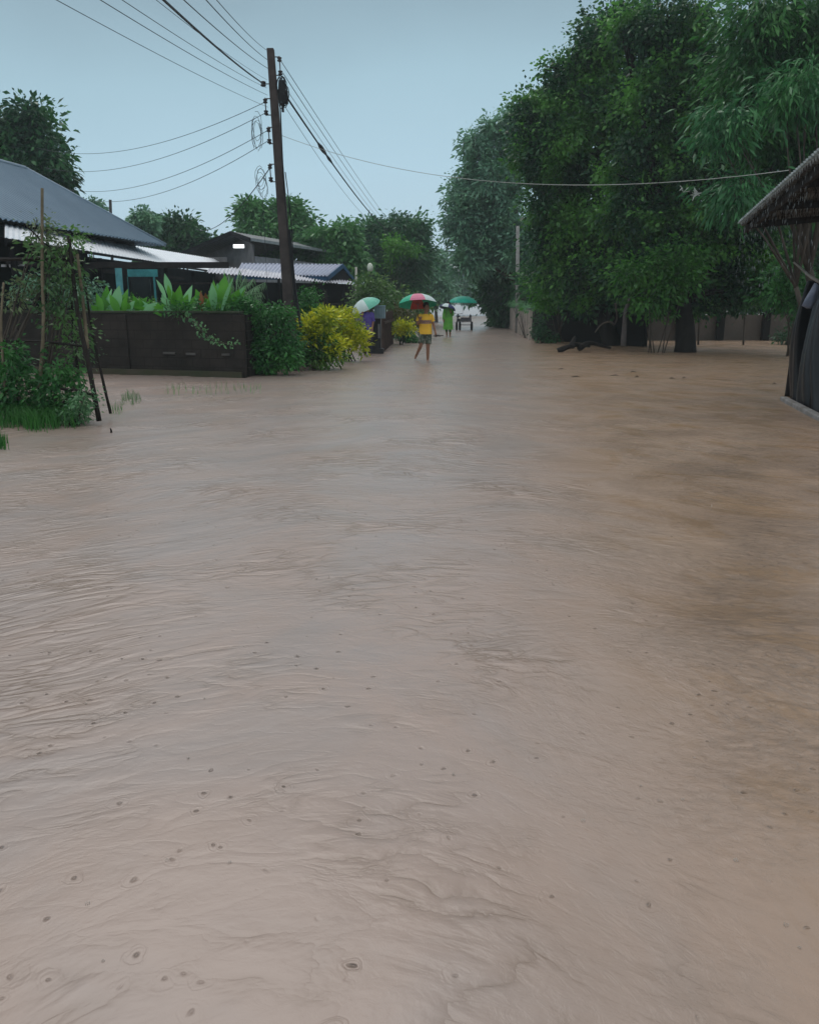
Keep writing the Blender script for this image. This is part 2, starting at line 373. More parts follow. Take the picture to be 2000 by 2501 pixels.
    l(c4.outputs['Result'], b.inputs['Base Color'])
    b.inputs['Roughness'].default_value = .27; b.inputs['IOR'].default_value = 1.38; b.inputs['Specular IOR Level'].default_value = .5
    o = link_mesh('water', me, m_); tag(o, kind='structure'); return o
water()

# ------------------------------------------------------------------ utility pole
CONC = mat('pole_concrete', (.085, .07, .066), .8, (.04, .034, .033), 2, .4, 30)
BLK = mat('black_rubber', (.012, .013, .016), .5, (.02, .02, .022))
INS = mat('insulator', (.05, .045, .045), .3, (.03, .025, .025))
STEEL = mat('galvanised', (.12, .12, .125), .5, (.07, .07, .07), metal=.3)
PY = 20.3
mat('wire_grey', (.035, .045, .055), .6, (.05, .06, .07))
def prism_pole(b, pts, ws):
    b_ = b
    for (p, q), (wa, wb) in zip(zip(pts, pts[1:]), zip(ws, ws[1:])):
        p, q = Vector(p), Vector(q)
        vs = [p+Vector((x*wa/2, y*wa/2, 0)) for x, y in ((-1, -1), (1, -1), (1, 1), (-1, 1))]+[q+Vector((x*wb/2, y*wb/2, 0)) for x, y in ((-1, -1), (1, -1), (1, 1), (-1, 1))]
        b_.add(vs, [(3, 2, 1, 0), (4, 5, 6, 7)]+[(i, (i+1) % 4, 4+(i+1) % 4, 4+i) for i in range(4)])
ptop, pbot = W(661, 119, PY), W(706, 745, PY)
pb = pbot+(pbot-ptop)*(pbot.z+.3)/(ptop.z-pbot.z)
up_ = thing('utility_pole', 'tall leaning concrete utility pole rising from the vine hedge', 'utility pole', (pb.x, pb.y, 0))
b = MB(); prism_pole(b, [pb, ptop], [.27, .155]); b.build('post', CONC, up_, bevel=.015)
def on_pole(v, du=0, dy=-.1):
    t = (v-119)/(745-119); return W(661+45*t+du, v, PY+dy)
for (v0, v1, du) in ((247, 275, -22), (317, 345, -19), (407, 438, -22), (145, 178, 20)):
    br = MB(); br.tube([on_pole(v0-8, du), on_pole(v1+8, du)], .014, 6); br.tube([on_pole(v0-6, 0, 0), on_pole(v0-6, du)], .012, 6); br.tube([on_pole(v1+6, 0, 0), on_pole(v1+6, du)], .012, 6)
    k = br.build('bracket', STEEL, up_)
    for v in (v0, v1):
        s = MB(); c = on_pole(v, du); s.lathe((c.x, c.y, c.z-.05), [(.02, 0), (.05, .012), (.052, .03), (.032, .05), (.052, .07), (.05, .088), (.02, .1)], 10); s.build('insulator', INS, k, smooth=True)
s = MB(); c = on_pole(205, -24); s.lathe((c.x, c.y, c.z-.06), [(.02, 0), (.06, .015), (.062, .04), (.038, .06), (.062, .08), (.06, .105), (.02, .12)], 10); s.tube([on_pole(205, 0, 0), on_pole(205, -24)], .012, 6); s.build('insulator', INS, up_, smooth=True)
s = MB()                       # tangled black cable coil and splice boxes
for i in range(16):
    a0 = random.uniform(0, 6); rr = random.uniform(.06, .16); c = on_pole(random.uniform(205, 250), 24+random.uniform(-8, 6), -.12)
    s.tube([c+Vector((math.cos(a0+t*.7)*rr*.7, math.sin(t)*.04, math.sin(a0+t*.7)*rr*1.6)) for t in range(10)], .011, 5)
c = on_pole(222, 22); s.box(c, (.13, .12, .42)); c = on_pole(238, 27); s.box(c, (.13, .1, .26)); c = on_pole(256, 20); s.box(c, (.05, .06, .3))
s.build('cable_coil', BLK, up_)
s = MB(); s.tube([on_pole(v, 12+3*math.sin(v*.01), -.16) for v in range(255, 760, 25)], .016, 6)
s.tube([on_pole(v, 16+4*math.sin(v*.014), -.12) for v in range(420, 760, 25)], .012, 6)
s.tube([on_pole(560, 14), on_pole(620, 15), on_pole(700, 17), W(735, 800, PY-.2)], .035, 6); s.build('down_cable', BLK, up_)
s = MB()
def loops(u, v, n, ru, rv, r_=.006):
    for i in range(n):
        c = W(u+random.uniform(-6, 6), v+random.uniform(-15, 15), PY-.2); k = PS(v, PY); a0 = random.uniform(0, 6)
        s.tube([c+Vector((math.cos(a0+t*.6)*ru*k*random.uniform(.8, 1), math.sin(t)*.03, math.sin(a0+t*.6)*rv*k)) for t in range(10)], r_, 4)
    s.build('jumper_wire', BLK, up_); s.__init__()
s = MB(); loops(626, 322, 5, 13, 34, .005); loops(640, 445, 6, 12, 24, .005)

def cable(name, label, A, B, sag, r_=.008, material=None, group=None, cat='cable', n=28, extra=None):
    A, B = Vector(A), Vector(B); b = MB(); r_ *= .62 if r_ < .014 else .9
    b.tube([A.lerp(B, i/n)-Vector((0, 0, 4*sag*(i/n)*(1-i/n))) for i in range(n+1)], r_, 5)
    if extra: extra(b, lambda t: A.lerp(B, t)-Vector((0, 0, 4*sag*t*(1-t))))
    return tag(b.build(name, material or MC['wire_grey'], loc=A), label, cat, group)
gN = 'overhead wires running over the camera from the pole'
ends = [(30, -60, 7.5, 'thin overhead wire farthest left at the top edge of the sky', .006, 262, -16),
        (150, -60, 7.5, 'thin overhead wire, second from the left along the top edge', .007, 232, -16),
        (225, -50, 7.5, 'thin overhead wire, third from the left along the top edge', .006, 215, -16),
        (320, -50, 8, 'faint overhead wire just left of the thick dark cable', .005, 195, -14),
        (368, -30, 8, 'thick dark overhead cable ending at the pole\'s upper left insulator', .015, 205, -22),
        (417, -30, 8, 'overhead wire just right of the thick dark cable', .009, 168, -8),
        (477, -30, 8.5, 'overhead wire, second from the right along the top edge, left of pole top', .009, 147, -8),
        (508, -25, 8.5, 'overhead wire nearest the pole top, rightmost along the top edge', .007, 125, -6)]
for u, v, Y, lb, rr, pv, du in ends:
    cable('overhead_wire', lb, on_pole(pv, du), W(u, v, Y), .05, rr, group=gN)
gL = 'service wires running left from the pole'
for (pv, (u, v), lb) in ((250, (95, 362), 'topmost of the four service wires running left from the pole'),
                         (276, (110, 410), 'second highest of the four service wires running left'),
                         (320, (150, 460), 'third highest of the four service wires running left'),
                         (345, (190, 485), 'lowest of the four service wires running left above the grey roof')):
    cable('service_wire', lb, on_pole(pv, -24), W(u, v, 34), .55, .011, group=gL)
cable('house_wire', 'single wire sloping down left from the pole to the far gabled house', on_pole(410, -22), W(480, 560, 44), .5, .014)
cable('drop_wire', 'thin wire hanging straight down just left of the pole', W(641, 470, PY-.2), W(655, 740, PY-.2), 0, .007)
gR = 'wires running from the pole along the road to the far trees'
FAR = [(945, 556, 58), (955, 560, 58), (962, 562, 58)]
cable('road_wire', 'highest thin wire running down the road right of the pole', on_pole(150, 24), W(962, 556, 58), .12, .012, group=gR)
cable('road_wire', 'second thin wire running down the road right of the pole', on_pole(178, 26), W(955, 560, 58), .16, .013, group=gR)
cable('road_wire', 'third thin wire running down the road just above the thick cable', on_pole(215, 30), W(950, 562, 58), .2, .010, group=gR)
def lump(b, P): b.tube([P(.135), P(.15), P(.165), P(.18)], [.03, .065, .06, .03], 7); b.tube([P(.185), P(.2), P(.215)], [.03, .05, .03], 7)
cable('road_cable', 'thick black cable with a splice lump running down the road from the pole', on_pole(235, 30), W(945, 562, 58), .27, .026, group=gR, extra=lump)
cable('road_wire', 'lowest faint wire running down the road from the pole', on_pole(262, 26), W(940, 563, 58), .5, .009, group=gR)
WHT = mat('pale_wire', (.42, .44, .42), .6, (.3, .32, .3))
cable('pale_wire', 'pale wire crossing in front of the big trees to the shed roof', on_pole(330, 10), W(1925, 416, 12.9), .55, .0085, WHT)
b = MB()
for i in range(9):
    c = W(1650+random.uniform(0, 55), 462+random.uniform(-8, 22), 13.9); b.tube([c, c+Vector((random.uniform(-.07, .07), .02, -.02-random.random()*.05)), c+Vector((random.uniform(-.1, .1), 0, -.1*random.random()))], [.006, .011, .004], 5)
tag(b.build('rag', mat('rag_white', (.5, .55, .52), .8), loc=W(1680, 465, 13.9)), 'torn pale rags caught on the pale wire', 'rag')

def simple_pole(name, label, u, vb, vt, Y, r0, r1, m, arm=None):
    bt, tp = W(u, vb, Y), W(u, vt, Y); bt.z = -.3
    t = thing(name, label, 'utility pole', (bt.x, bt.y, 0)); b = MB(); b.tube([bt, tp], [r0, r1], 8); b.build('post', m, t, smooth=True)
    if arm:
        b = MB()
        for (dv, hw) in arm: q = W(u, vt+dv, Y); b.box(q, (hw*2, .1, .1))
        b.build('crossarm', m, t)
    return t
simple_pole('utility_pole', 'slim pale concrete pole standing beside the low slatted fence', 1264, 790, 552, 46.5, .12, .09, mat('pale_concrete', (.30, .30, .29), .8))
simple_pole('utility_pole', 'dark distant pole in front of the trees at the road bend', 1043, 790, 566, 62, .15, .10, mat('dark_pole', (.06, .06, .06), .8), [(8, .4), (18, .4)])
simple_pole('utility_pole', 'farthest thin pole with a short crossarm against the bright sky gap', 1092, 760, 598, 110, .16, .12, MC['dark_pole'], [(8, .35), (16, .7)])
simple_pole('post', 'short white post at the right end of the lower eave', 870, 760, 652, 38, .05, .05, mat('white_paint', (.42, .42, .40), .6, (.35, .34, .3)))
LP = thing('street_lamp', 'small garden lamp with a pale globe on a dark post', 'lamp', (W(904, 700, 40).x, 40, 0))
b = MB(); b.tube([W(904, 800, 40).xy.to_3d(), W(904, 662, 40)], .04, 8); b.build('post', MC['dark_pole'], LP)
b = MB(); c = W(904, 652, 40); b.lathe((c.x, c.y, c.z-.2), [(.05, 0), (.13, .06), (.14, .2), (.1, .32), (.03, .38)], 10); b.build('lamp_shade', mat('globe', (.62, .66, .58), .4, (.55, .6, .5)), LP, smooth=True)

# ------------------------------------------------------------------ left block wall
def wallmat(name, a, b_, sc_=(2.5, 5), mortar=(.05, .045, .04), flip=False):
    if name in MC: return MC[name]
    m = mat(name, a, .9, b_, 1.3, .4, 18, ramp=(.3, .7)); t = m.node_tree; n = t.nodes.new; l = t.links.new
    br = n('ShaderNodeTexBrick'); br.inputs['Scale'].default_value = 1; br.inputs['Brick Width'].default_value = .4; br.inputs['Row Height'].default_value = .2; br.inputs['Mortar Size'].default_value = .008
    co = n('ShaderNodeTexCoord'); sx = n('ShaderNodeSeparateXYZ'); cb = n('ShaderNodeCombineXYZ'); l(co.outputs['Object'], sx.inputs[0]); l(sx.outputs[1 if flip else 0], cb.inputs[0]); l(sx.outputs[2], cb.inputs[1]); l(cb.outputs[0], br.inputs['Vector'])
    b = t.nodes['Principled BSDF']; old = b.inputs['Base Color'].links[0].from_socket
    mx = n('ShaderNodeMix'); mx.data_type = 'RGBA'; l(br.outputs['Fac'], mx.inputs[0]); l(old, mx.inputs['A']); mx.inputs['B'].default_value = (*mortar, 1); l(mx.outputs['Result'], b.inputs['Base Color'])
    bp = [x for x in t.nodes if x.type == 'BUMP'][0]; b2 = n('ShaderNodeBump'); b2.inputs['Strength'].default_value = .6; b2.inputs['Distance'].default_value = -.012; l(br.outputs['Fac'], b2.inputs['Height']); l(bp.outputs[0], b2.inputs['Normal']); l(b2.outputs[0], b.inputs['Normal'])
    return m
WALLM = wallmat('mossy_block', (.040, .033, .029), (.012, .012, .010), mortar=(.019, .016, .014))
CAP = mat('mossy_cap', (.05, .06, .04), .9, (.025, .035, .02))
wr = G(598, 921); wl0 = G(236, 911); d = (wl0-wr).normalized(); wl = wr+d*16
Hw = W(590, 766, wr.y).z
bw = thing('block_wall', 'low dark mossy concrete block wall behind the flooded verge', 'wall', (wr.x, wr.y, 0))
b = MB(); b.bar(Vector((wl.x, wl.y, (Hw-.35)/2)), Vector((wr.x, wr.y, (Hw-.35)/2)), .16, Hw+.35); o = b.build('wall_face', WALLM, bw)
b = MB(); b.bar(Vector((wl.x, wl.y, Hw+.028)), Vector((wr.x, wr.y, Hw+.028)), .22, .05); b.build('coping', CAP, bw, bevel=.01)
for s_ in (0.06, 3.0, 6.0, 9.0):
    b = MB(); p = wr+d*s_; b.box((p.x, p.y-.07, Hw/2-.15), (.24, .12, Hw+.24), rz=math.atan2(d.y, d.x)); b.build('pier', WALLM, bw, bevel=.01)
# the pale broken ledge stones seen on the face
for (u, v, wd) in ((427, 862, 34), (478, 864, 26), (560, 866, 22)):
    s_ = (u-598)/(236-598)*(wl0-wr).length; p = wr+d*s_; z = W(u, v, p.y).z; b = MB(); b.box((p.x, p.y-.10, z), (wd*PS(v, p.y), .06, .05), rz=math.atan2(d.y, d.x)); b.build('ledge_block', mat('pale_block', (.10, .095, .09), .9), bw, bevel=.008)
# side wall running back along the road (mostly under vines)
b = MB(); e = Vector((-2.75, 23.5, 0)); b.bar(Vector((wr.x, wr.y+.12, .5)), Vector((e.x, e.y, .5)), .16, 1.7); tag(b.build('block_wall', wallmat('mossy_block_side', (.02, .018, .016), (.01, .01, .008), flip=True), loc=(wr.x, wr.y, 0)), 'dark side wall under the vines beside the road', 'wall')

# ------------------------------------------------------------------ vegetation materials
LM_DARK = leafmat('leaf_dark', (.016, .050, .030), (.032, .095, .042), (.05, .15, .045), trans=.25)
LM_MANGO = leafmat('leaf_mango', (.010, .036, .022), (.028, .088, .036), (.12, .27, .05), trans=.3, clump=.8)
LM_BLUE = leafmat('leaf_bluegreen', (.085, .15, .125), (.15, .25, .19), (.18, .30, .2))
LM_BRIGHT = leafmat('leaf_bright', (.035, .12, .018), (.075, .21, .028), (.12, .28, .04), trans=.3)
LM_VINE = leafmat('leaf_vine', (.02, .075, .028), (.045, .14, .04), (.06, .18, .045), clump=1.6)
LM_YEL = leafmat('leaf_croton', (.30, .31, .014), (.72, .56, .03), (.10, .18, .02), trans=.25, clump=2.2)
LM_CGREEN = leafmat('leaf_croton_green', (.02, .07, .015), (.06, .14, .03), (.10, .16, .03), clump=2)
LM_FEATH = leafmat('leaf_feather', (.045, .12, .05), (.085, .19, .07), (.11, .24, .08))
LM_BAMB = leafmat('leaf_bamboo', (.014, .055, .022), (.035, .11, .036), (.07, .20, .05), trans=.25)

# ------------------------------------------------------------------ trees
tree('rounded_tree', 'dark rounded tree rising behind the grey roof at far left', 'tree', [(10, 330, 55, 70), (92, 330, 46, 58), (125, 395, 34, 50), (45, 410, 70, 60), (140, 440, 18, 24), (-70, 370, 90, 100), (75, 290, 30, 28)], 40, (-19, 40, 0), .22, LM_DARK, dens=7, r0=.28, sig=.35)
tree('bushy_tree', 'low dark bushy tree just left of the far gabled house', 'tree', [(390, 572, 26, 30), (435, 575, 40, 38), (460, 560, 14, 20), (500, 595, 28, 18), (410, 610, 60, 30)], 58, (-16, 58, 0), .26, LM_DARK, dens=6, r0=.2, sig=.35)
tree('spindly_tree', 'tiny spindly treetop poking over the middle of the grey roof', 'tree', [(230, 503, 9, 12), (205, 505, 6, 8), (222, 520, 12, 12)], 50, (-18.5, 50, 0), .2, LM_BLUE, dens=10, r0=.08, tw=16, sig=.2)
tree('spindly_tree', 'thin ragged treetop beside the lower end of the grey roof', 'tree', [(348, 528, 8, 18), (365, 540, 12, 8), (350, 560, 20, 14), (335, 545, 8, 12)], 50, (-16, 50, 0), .2, LM_BLUE, dens=9, r0=.08, tw=16, sig=.2)
simple_pole('post', 'dark post sticking up behind the grey roof', 270, 700, 488, 46, .08, .08, MC['dark_pole'])
tree('feathery_tree', 'bright feathery green tree directly behind the utility pole', 'tree', [(625, 545, 40, 38), (610, 515, 22, 16), (700, 540, 42, 42), (655, 590, 80, 50), (745, 575, 34, 44), (700, 510, 26, 16)], 54, (-9, 54, 0), .24, LM_FEATH, dens=8, r0=.2, sig=.32)
tree('feathery_tree', 'feathery tree with a round sprig on top, right of the utility pole', 'tree', [(770, 590, 36, 34), (810, 600, 40, 34), (845, 567, 14, 20), (835, 600, 26, 30), (800, 640, 60, 36), (860, 640, 30, 40)], 52, (-5, 52, 0), .24, LM_FEATH, dens=8, r0=.18, sig=.3)
tree('leafy_tree', 'dark leafy tree with two rounded tops at the road bend', 'tree', [(925, 585, 34, 34), (985, 575, 42, 40), (1012, 560, 20, 24), (900, 630, 30, 50), (965, 640, 70, 55), (1020, 630, 26, 55), (980, 700, 60, 45), (910, 560, 30, 14)], 60, (-1.4, 60, 0), .26, leafmat('leaf_bend', (.03, .075, .05), (.06, .14, .075), (.08, .19, .08)), dens=7, r0=.25, sig=.36)
shrub('climbing_fern', 'light green creeper hanging on the dark tree at the road bend', 'plant', px_blobs([(958, 615, 14, 34), (1002, 608, 14, 10), (975, 600, 20, 12)], 56.5), .2, LM_BRIGHT, W(960, 780, 57).xy.to_3d(), dens=9, tw=18)
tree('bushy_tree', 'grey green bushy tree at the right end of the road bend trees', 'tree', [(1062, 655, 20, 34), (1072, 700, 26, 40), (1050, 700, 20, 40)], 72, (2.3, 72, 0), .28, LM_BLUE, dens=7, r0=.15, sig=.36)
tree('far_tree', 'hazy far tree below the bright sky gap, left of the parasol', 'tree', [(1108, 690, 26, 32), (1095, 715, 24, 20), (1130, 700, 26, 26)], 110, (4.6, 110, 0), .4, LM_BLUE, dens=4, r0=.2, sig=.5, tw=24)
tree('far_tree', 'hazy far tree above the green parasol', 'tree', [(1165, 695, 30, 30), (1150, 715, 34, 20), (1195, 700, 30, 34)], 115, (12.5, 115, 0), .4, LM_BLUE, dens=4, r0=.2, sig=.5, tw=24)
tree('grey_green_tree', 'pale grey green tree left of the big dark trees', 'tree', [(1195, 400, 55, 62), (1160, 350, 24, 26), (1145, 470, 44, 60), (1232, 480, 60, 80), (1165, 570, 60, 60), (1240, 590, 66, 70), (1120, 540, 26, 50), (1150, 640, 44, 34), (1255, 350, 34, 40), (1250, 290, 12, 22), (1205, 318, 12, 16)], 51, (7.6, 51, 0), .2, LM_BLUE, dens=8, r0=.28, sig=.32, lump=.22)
tree('dark_tree', 'very dark low tree overhanging the road behind the slatted fence', 'tree', [(1235, 670, 60, 60), (1215, 690, 30, 44), (1260, 730, 66, 50), (1238, 755, 36, 26), (1310, 690, 60, 80), (1180, 650, 30, 26), (1250, 780, 26, 26)], 56, (8.2, 56, 0), .24, LM_DARK, dens=10, r0=.25, sig=.33)
tree('mango_tree', 'tall dense dark tree, leftmost of the big trees on the right', 'tree', [(1320, 290, 66, 70), (1300, 370, 46, 70), (1395, 190, 80, 80), (1400, 330, 100, 120), (1470, 110, 66, 70), (1545, 60, 60, 50), (1358, 470, 72, 90), (1440, 500, 100, 110), (1390, 620, 100, 80), (1490, 640, 100, 90), (1345, 570, 40, 60), (1500, 250, 90, 120), (1500, 725, 80, 34), (1425, 735, 60, 26)], 33, (7.8, 32.5, 0), .115, LM_MANGO, aspect=.62, dens=14, r0=.34, bk=bark_dark, sig=.28, lump=.2)
tree('mango_tree', 'huge spreading dark tree in the middle of the right side', 'tree', [(1610, 80, 70, 80), (1670, 90, 66, 90), (1690, 230, 110, 120), (1580, 280, 90, 130), (1700, 400, 130, 120), (1570, 470, 110, 110), (1690, 560, 130, 90), (1600, 650, 110, 70), (1790, 640, 110, 70), (1810, 520, 110, 100), (1520, 60, 40, 36), (1600, 735, 70, 32), (1700, 728, 80, 36), (1800, 715, 80, 34)], 29.5, (9.25, 28, 0), .11, LM_MANGO, aspect=.62, dens=14, r0=.34, bk=bark_dark, sig=.28, fork=.3, lump=.2)
tree('bamboo', 'drooping bamboo clump with narrow leaves at the upper right', 'bamboo', [(1850, 50, 80, 60), (1960, 80, 90, 110), (1830, 150, 60, 80), (1900, 210, 90, 90), (1990, 260, 80, 110), (1860, 330, 70, 90), (1950, 400, 80, 90), (2080, 200, 90, 200), (1800, 260, 40, 70)], 24, (12.5, 25, 0), .17, LM_BAMB, dens=15, r0=.16, aspect=.28, droop=.8, sig=.42, tw=34, shell=.2, lobes=6)
tree('bamboo', 'lighter drooping bamboo spray above the shed roof', 'bamboo', [(1965, 190, 36, 30), (1940, 230, 30, 40), (1990, 235, 26, 46), (1910, 250, 16, 34), (1770, 300, 26, 26), (1750, 330, 22, 30), (1810, 460, 36, 22), (1790, 490, 26, 14)], 21.5, (10.8, 22, 0), .17, leafmat('leaf_bamboo_light', (.02, .085, .038), (.045, .15, .06), (.06, .18, .06)), dens=16, r0=.08, aspect=.24, droop=1.0, sig=.32, tw=26, lobes=4)
shrub('bright_shrub', 'bright green leafy shrub over the front end of the slatted fence', 'shrub', px_blobs([(1405, 630, 44, 50), (1345, 690, 46, 52), (1440, 590, 34, 44), (1380, 720, 56, 34), (1345, 735, 34, 26), (1425, 680, 40, 50)], 35.5, .7), .17, leafmat('leaf_vivid', (.03, .11, .016), (.06, .19, .024), (.09, .25, .03), trans=.3), (6.4, 35.5, 0), dens=11, sig=.26, tw=24)
shrub('bright_shrub', 'mid green leafy mass hanging low under the huge tree', 'shrub', px_blobs([(1600, 660, 50, 50), (1680, 630, 44, 44), (1590, 725, 40, 36), (1660, 690, 56, 40), (1540, 330+340, 30, 40)], 27.3, .7), .16, leafmat('leaf_mid', (.022, .08, .016), (.045, .14, .022), (.07, .19, .03), trans=.3), (8.2, 27.6, 0), dens=11, sig=.26, tw=24)
shrub('undergrowth', 'dim green undergrowth just left of the black tarpaulin', 'shrub', px_blobs([(1925, 660, 36, 26), (1940, 735, 30, 26), (1900, 700, 34, 40), (1960, 700, 30, 60)], 26, .7), .15, LM_VINE, (11.9, 26, 0), dens=8, sig=.26, tw=22)
gth = 'dark thicket behind the right side walls'
for (spec, Y, bx, lb) in (([(1380, 700, 90, 80), (1480, 720, 90, 70), (1430, 620, 100, 80)], 42, 9, 'dark thicket behind the shaded wall, left part'),
                          ([(1600, 700, 100, 80), (1700, 690, 100, 90), (1650, 620, 110, 80)], 42, 13, 'dark thicket behind the back wall, middle part'),
                          ([(1820, 690, 100, 80), (1930, 680, 100, 90), (1880, 580, 120, 90), (2050, 650, 90, 120)], 42, 18, 'dark thicket behind the back wall, right part beside the shed')):
    tree('thicket', lb, 'thicket', spec, Y, (bx, Y, 0), .22, LM_DARK, dens=9, r0=.14, group=gth, sig=.34, bk=bark_dark)
# verge greenery, left of the road
shrub('garden_shrub', 'mixed green shrub under the short white post', 'shrub', px_blobs([(905, 700, 30, 30), (890, 725, 30, 26), (930, 715, 30, 34)], 37), .17, leafmat('leaf_olive', (.04, .09, .025), (.09, .16, .05), (.14, .2, .07)), (-1.9, 37, 0), dens=12, sig=.25, tw=20)
shrub('garden_shrub', 'light green shrub right of the pale blue slatted box', 'shrub', px_blobs([(955, 745, 22, 34), (975, 770, 26, 26), (1000, 780, 22, 30), (1020, 760, 22, 40)], 39), .17, MC['leaf_olive'], (-.8, 39, 0), dens=12, sig=.25, tw=20)
shrub('brown_shrub', 'dry brownish shrub behind the person in yellow', 'shrub', px_blobs([(1005, 790, 22, 26), (985, 760, 22, 22)], 37), .14, leafmat('leaf_dry', (.07, .06, .025), (.13, .10, .04), (.09, .10, .03)), (-.05, 37, 0), dens=12, sig=.2, tw=18)
shrub('clipped_shrub', 'dark clipped leafy shrub right of the pole base', 'shrub', px_blobs([(750, 735, 34, 34), (755, 780, 34, 44), (735, 820, 30, 50)], 21.6, .8), .07, LM_VINE, (-2.7, 21.6, 0), dens=60, sig=.1, tw=26)
# vine mass over the wall end
vb = px_blobs([(600, 775, 34, 26), (640, 770, 38, 30), (690, 775, 34, 30), (620, 830, 36, 50), (670, 840, 44, 56), (700, 860, 40, 46), (640, 885, 40, 34), (585, 745, 16, 14)], 19.0, .55)
shrub('vine_hedge', 'thick green vine draped over the right end of the dark wall', 'vine', vb, .085, LM_VINE, (-3.2, 19.2, 0), dens=46, sig=.11, tw=30, stems=10)
vt = catmull([W(455, 772, 18.2), W(480, 790, 18.0), W(500, 815, 17.95), W(530, 835, 17.8), W(580, 842, 17.7)], 8)
b = MB(); b.tube(vt, .008, 5); v_ = thing('trailing_vine', 'thin vine trailing down the face of the dark wall', 'vine', (vt[0].x, vt[0].y, 0)); b.build('stem', bark, v_)
P = np.array([list(random.choice(vt)) for _ in range(110)])+rng.normal(size=(110, 3))*.05; D = rng.normal(size=(110, 3)); Ls = rng.uniform(.05, .11, 110)
link_mesh('foliage', fast_mesh('foliage', leaves(P, D, Ls, Ls*.7, v_.location), 4), leafmat('leaf_pale', (.05, .12, .06), (.10, .18, .09)), v_)
# crotons
def croton(label, spec, Y, base, stems=9):
    bl = px_blobs(spec, Y, .8)
    t = shrub('croton_bush', label, 'bush', bl, .12, LM_YEL, base, dens=27, sig=.10, tw=18, stems=stems, group='yellow crotons along the road', aspect=.32, droop=-.5, bk=bark_dark, shell=.6)
    return t
c1 = croton('large yellow and green croton bush nearest the camera', [(775, 800, 40, 26), (752, 812, 22, 24), (800, 830, 34, 34), (820, 855, 22, 30), (790, 775, 26, 20)], 20.6, (-2.35, 20.6, 0))
crown('lower_foliage', px_blobs([(778, 850, 38, 38), (800, 875, 34, 26), (760, 865, 24, 30)], 20.5, .7), LM_CGREEN, c1, .11, dens=30, sig=.1, tw=18, aspect=.35)
croton('yellow croton bush beside the person in purple', [(840, 782, 40, 26), (868, 800, 26, 34), (850, 825, 40, 24), (800, 770, 26, 16), (880, 830, 14, 24)], 23.5, (-1.7, 23.6, 0))
croton('small yellow croton bush right of the pale blue slatted box', [(980, 800, 20, 16), (970, 805, 14, 14), (995, 806, 12, 13)], 33, (-.35, 33, 0), 5)
shrub('grass_tuft', 'low green tuft at the foot of the small croton', 'plant', px_blobs([(1000, 826, 18, 10), (985, 822, 12, 8)], 34.5), .12, LM_VINE, (-.1, 34.5, 0), dens=22, sig=.1, tw=16)

# broad-leaved garden plants behind the wall
BL = leafmat('blade_bright', (.05, .17, .022), (.10, .28, .035), (.13, .30, .04), rough=.3, trans=.35, clump=1.2)
BL2 = leafmat('blade_pale', (.14, .30, .17), (.24, .42, .26), (.2, .38, .2), rough=.25, trans=.3, clump=1.2)
def blade(b, base, tip, wd, bend=.15, mi=0, n=9, fold=.15):
    base, tip = Vector(base), Vector(tip); d = tip-base; side = d.cross(Vector((0, 1, 0)))
    if side.length < .05: side = Vector((1, 0, 0))
    side.normalize(); side = (side+Vector((0, random.uniform(-.5, .5), 0))).normalized(); nrm = side.cross(d).normalized()
    vs = []
    for i in range(n+1):
        t = i/n; c = base.lerp(tip, t)+Vector((0, 0, -bend*d.length*(t**2)*.6+bend*d.length*.25*math.sin(math.pi*t)))
        w_ = wd*(.08+math.sin(math.pi*min(1, t*.93+.05))**.95)*.5*(1-t**3*.6)*(1 if t < 1 else .02)
        vs += [c-side*w_+nrm*fold*w_, c, c+side*w_+nrm*fold*w_]
    fs = []
    for i in range(n):
        k = i*3; fs += [(k, k+3, k+4, k+1), (k+1, k+4, k+5, k+2)]
    b.add(vs, fs, mi)
def broad_plant(label, lv, Y, base_u, name='broad_leaf_plant', m=None):
    ks = [W(base_u, 790, Y)]; t = thing(name, label, 'plant', (ks[0].x, Y, 0), 'broad leaved plants behind the dark wall'); b = MB(); s = MB()
    lv = lv+[(u0+random.uniform(-14, 14), v0, u1+random.uniform(-26, 26), v1+random.uniform(5, 34), wd*.75, random.choice([0, 0, 1])) for (u0, v0, u1, v1, wd, mi) in lv for _ in range(2)]
    for (u0, v0, u1, v1, wd, mi) in lv:
        yy = Y+random.uniform(-.25, .25); B0, T0 = W(u0, v0, yy), W(u1, v1, yy+random.uniform(-.2, .3)); blade(b, B0, T0, wd*PS(v0, Y), .12, mi)
        s.tube([Vector((ks[0].x+(B0.x-ks[0].x)*.4, Y, .1)), Vector((B0.x*.7+ks[0].x*.3, Y, B0.z*.6)), B0], [.025, .018, .01], 5)
    s.build('stem', mat('plant_stem', (.08, .16, .05), .5), t, smooth=True); b.build('leaf', [BL, BL2, mat('blade_red', (.30, .12, .05), .5)], t, smooth=True)
    return t
broad_plant('broad leaved plant with one tall pale leaf, left of the pole', [(432, 765, 415, 700, 30, 0), (418, 730, 402, 662, 17, 1), (445, 765, 470, 690, 20, 1), (430, 770, 440, 690, 26, 0), (415, 760, 395, 715, 22, 1), (440, 775, 460, 720, 24, 0), (420, 775, 400, 745, 20, 1)], 19.2, 430)
broad_plant('bright broad leaved plant, middle of the wall top', [(500, 770, 478, 700, 24, 0), (510, 770, 525, 705, 30, 0), (505, 765, 502, 710, 20, 2), (490, 770, 512, 728, 22, 0), (520, 770, 545, 670, 26, 0), (523, 760, 518, 684, 20, 1), (495, 760, 490, 705, 12, 2)], 19.0, 505)
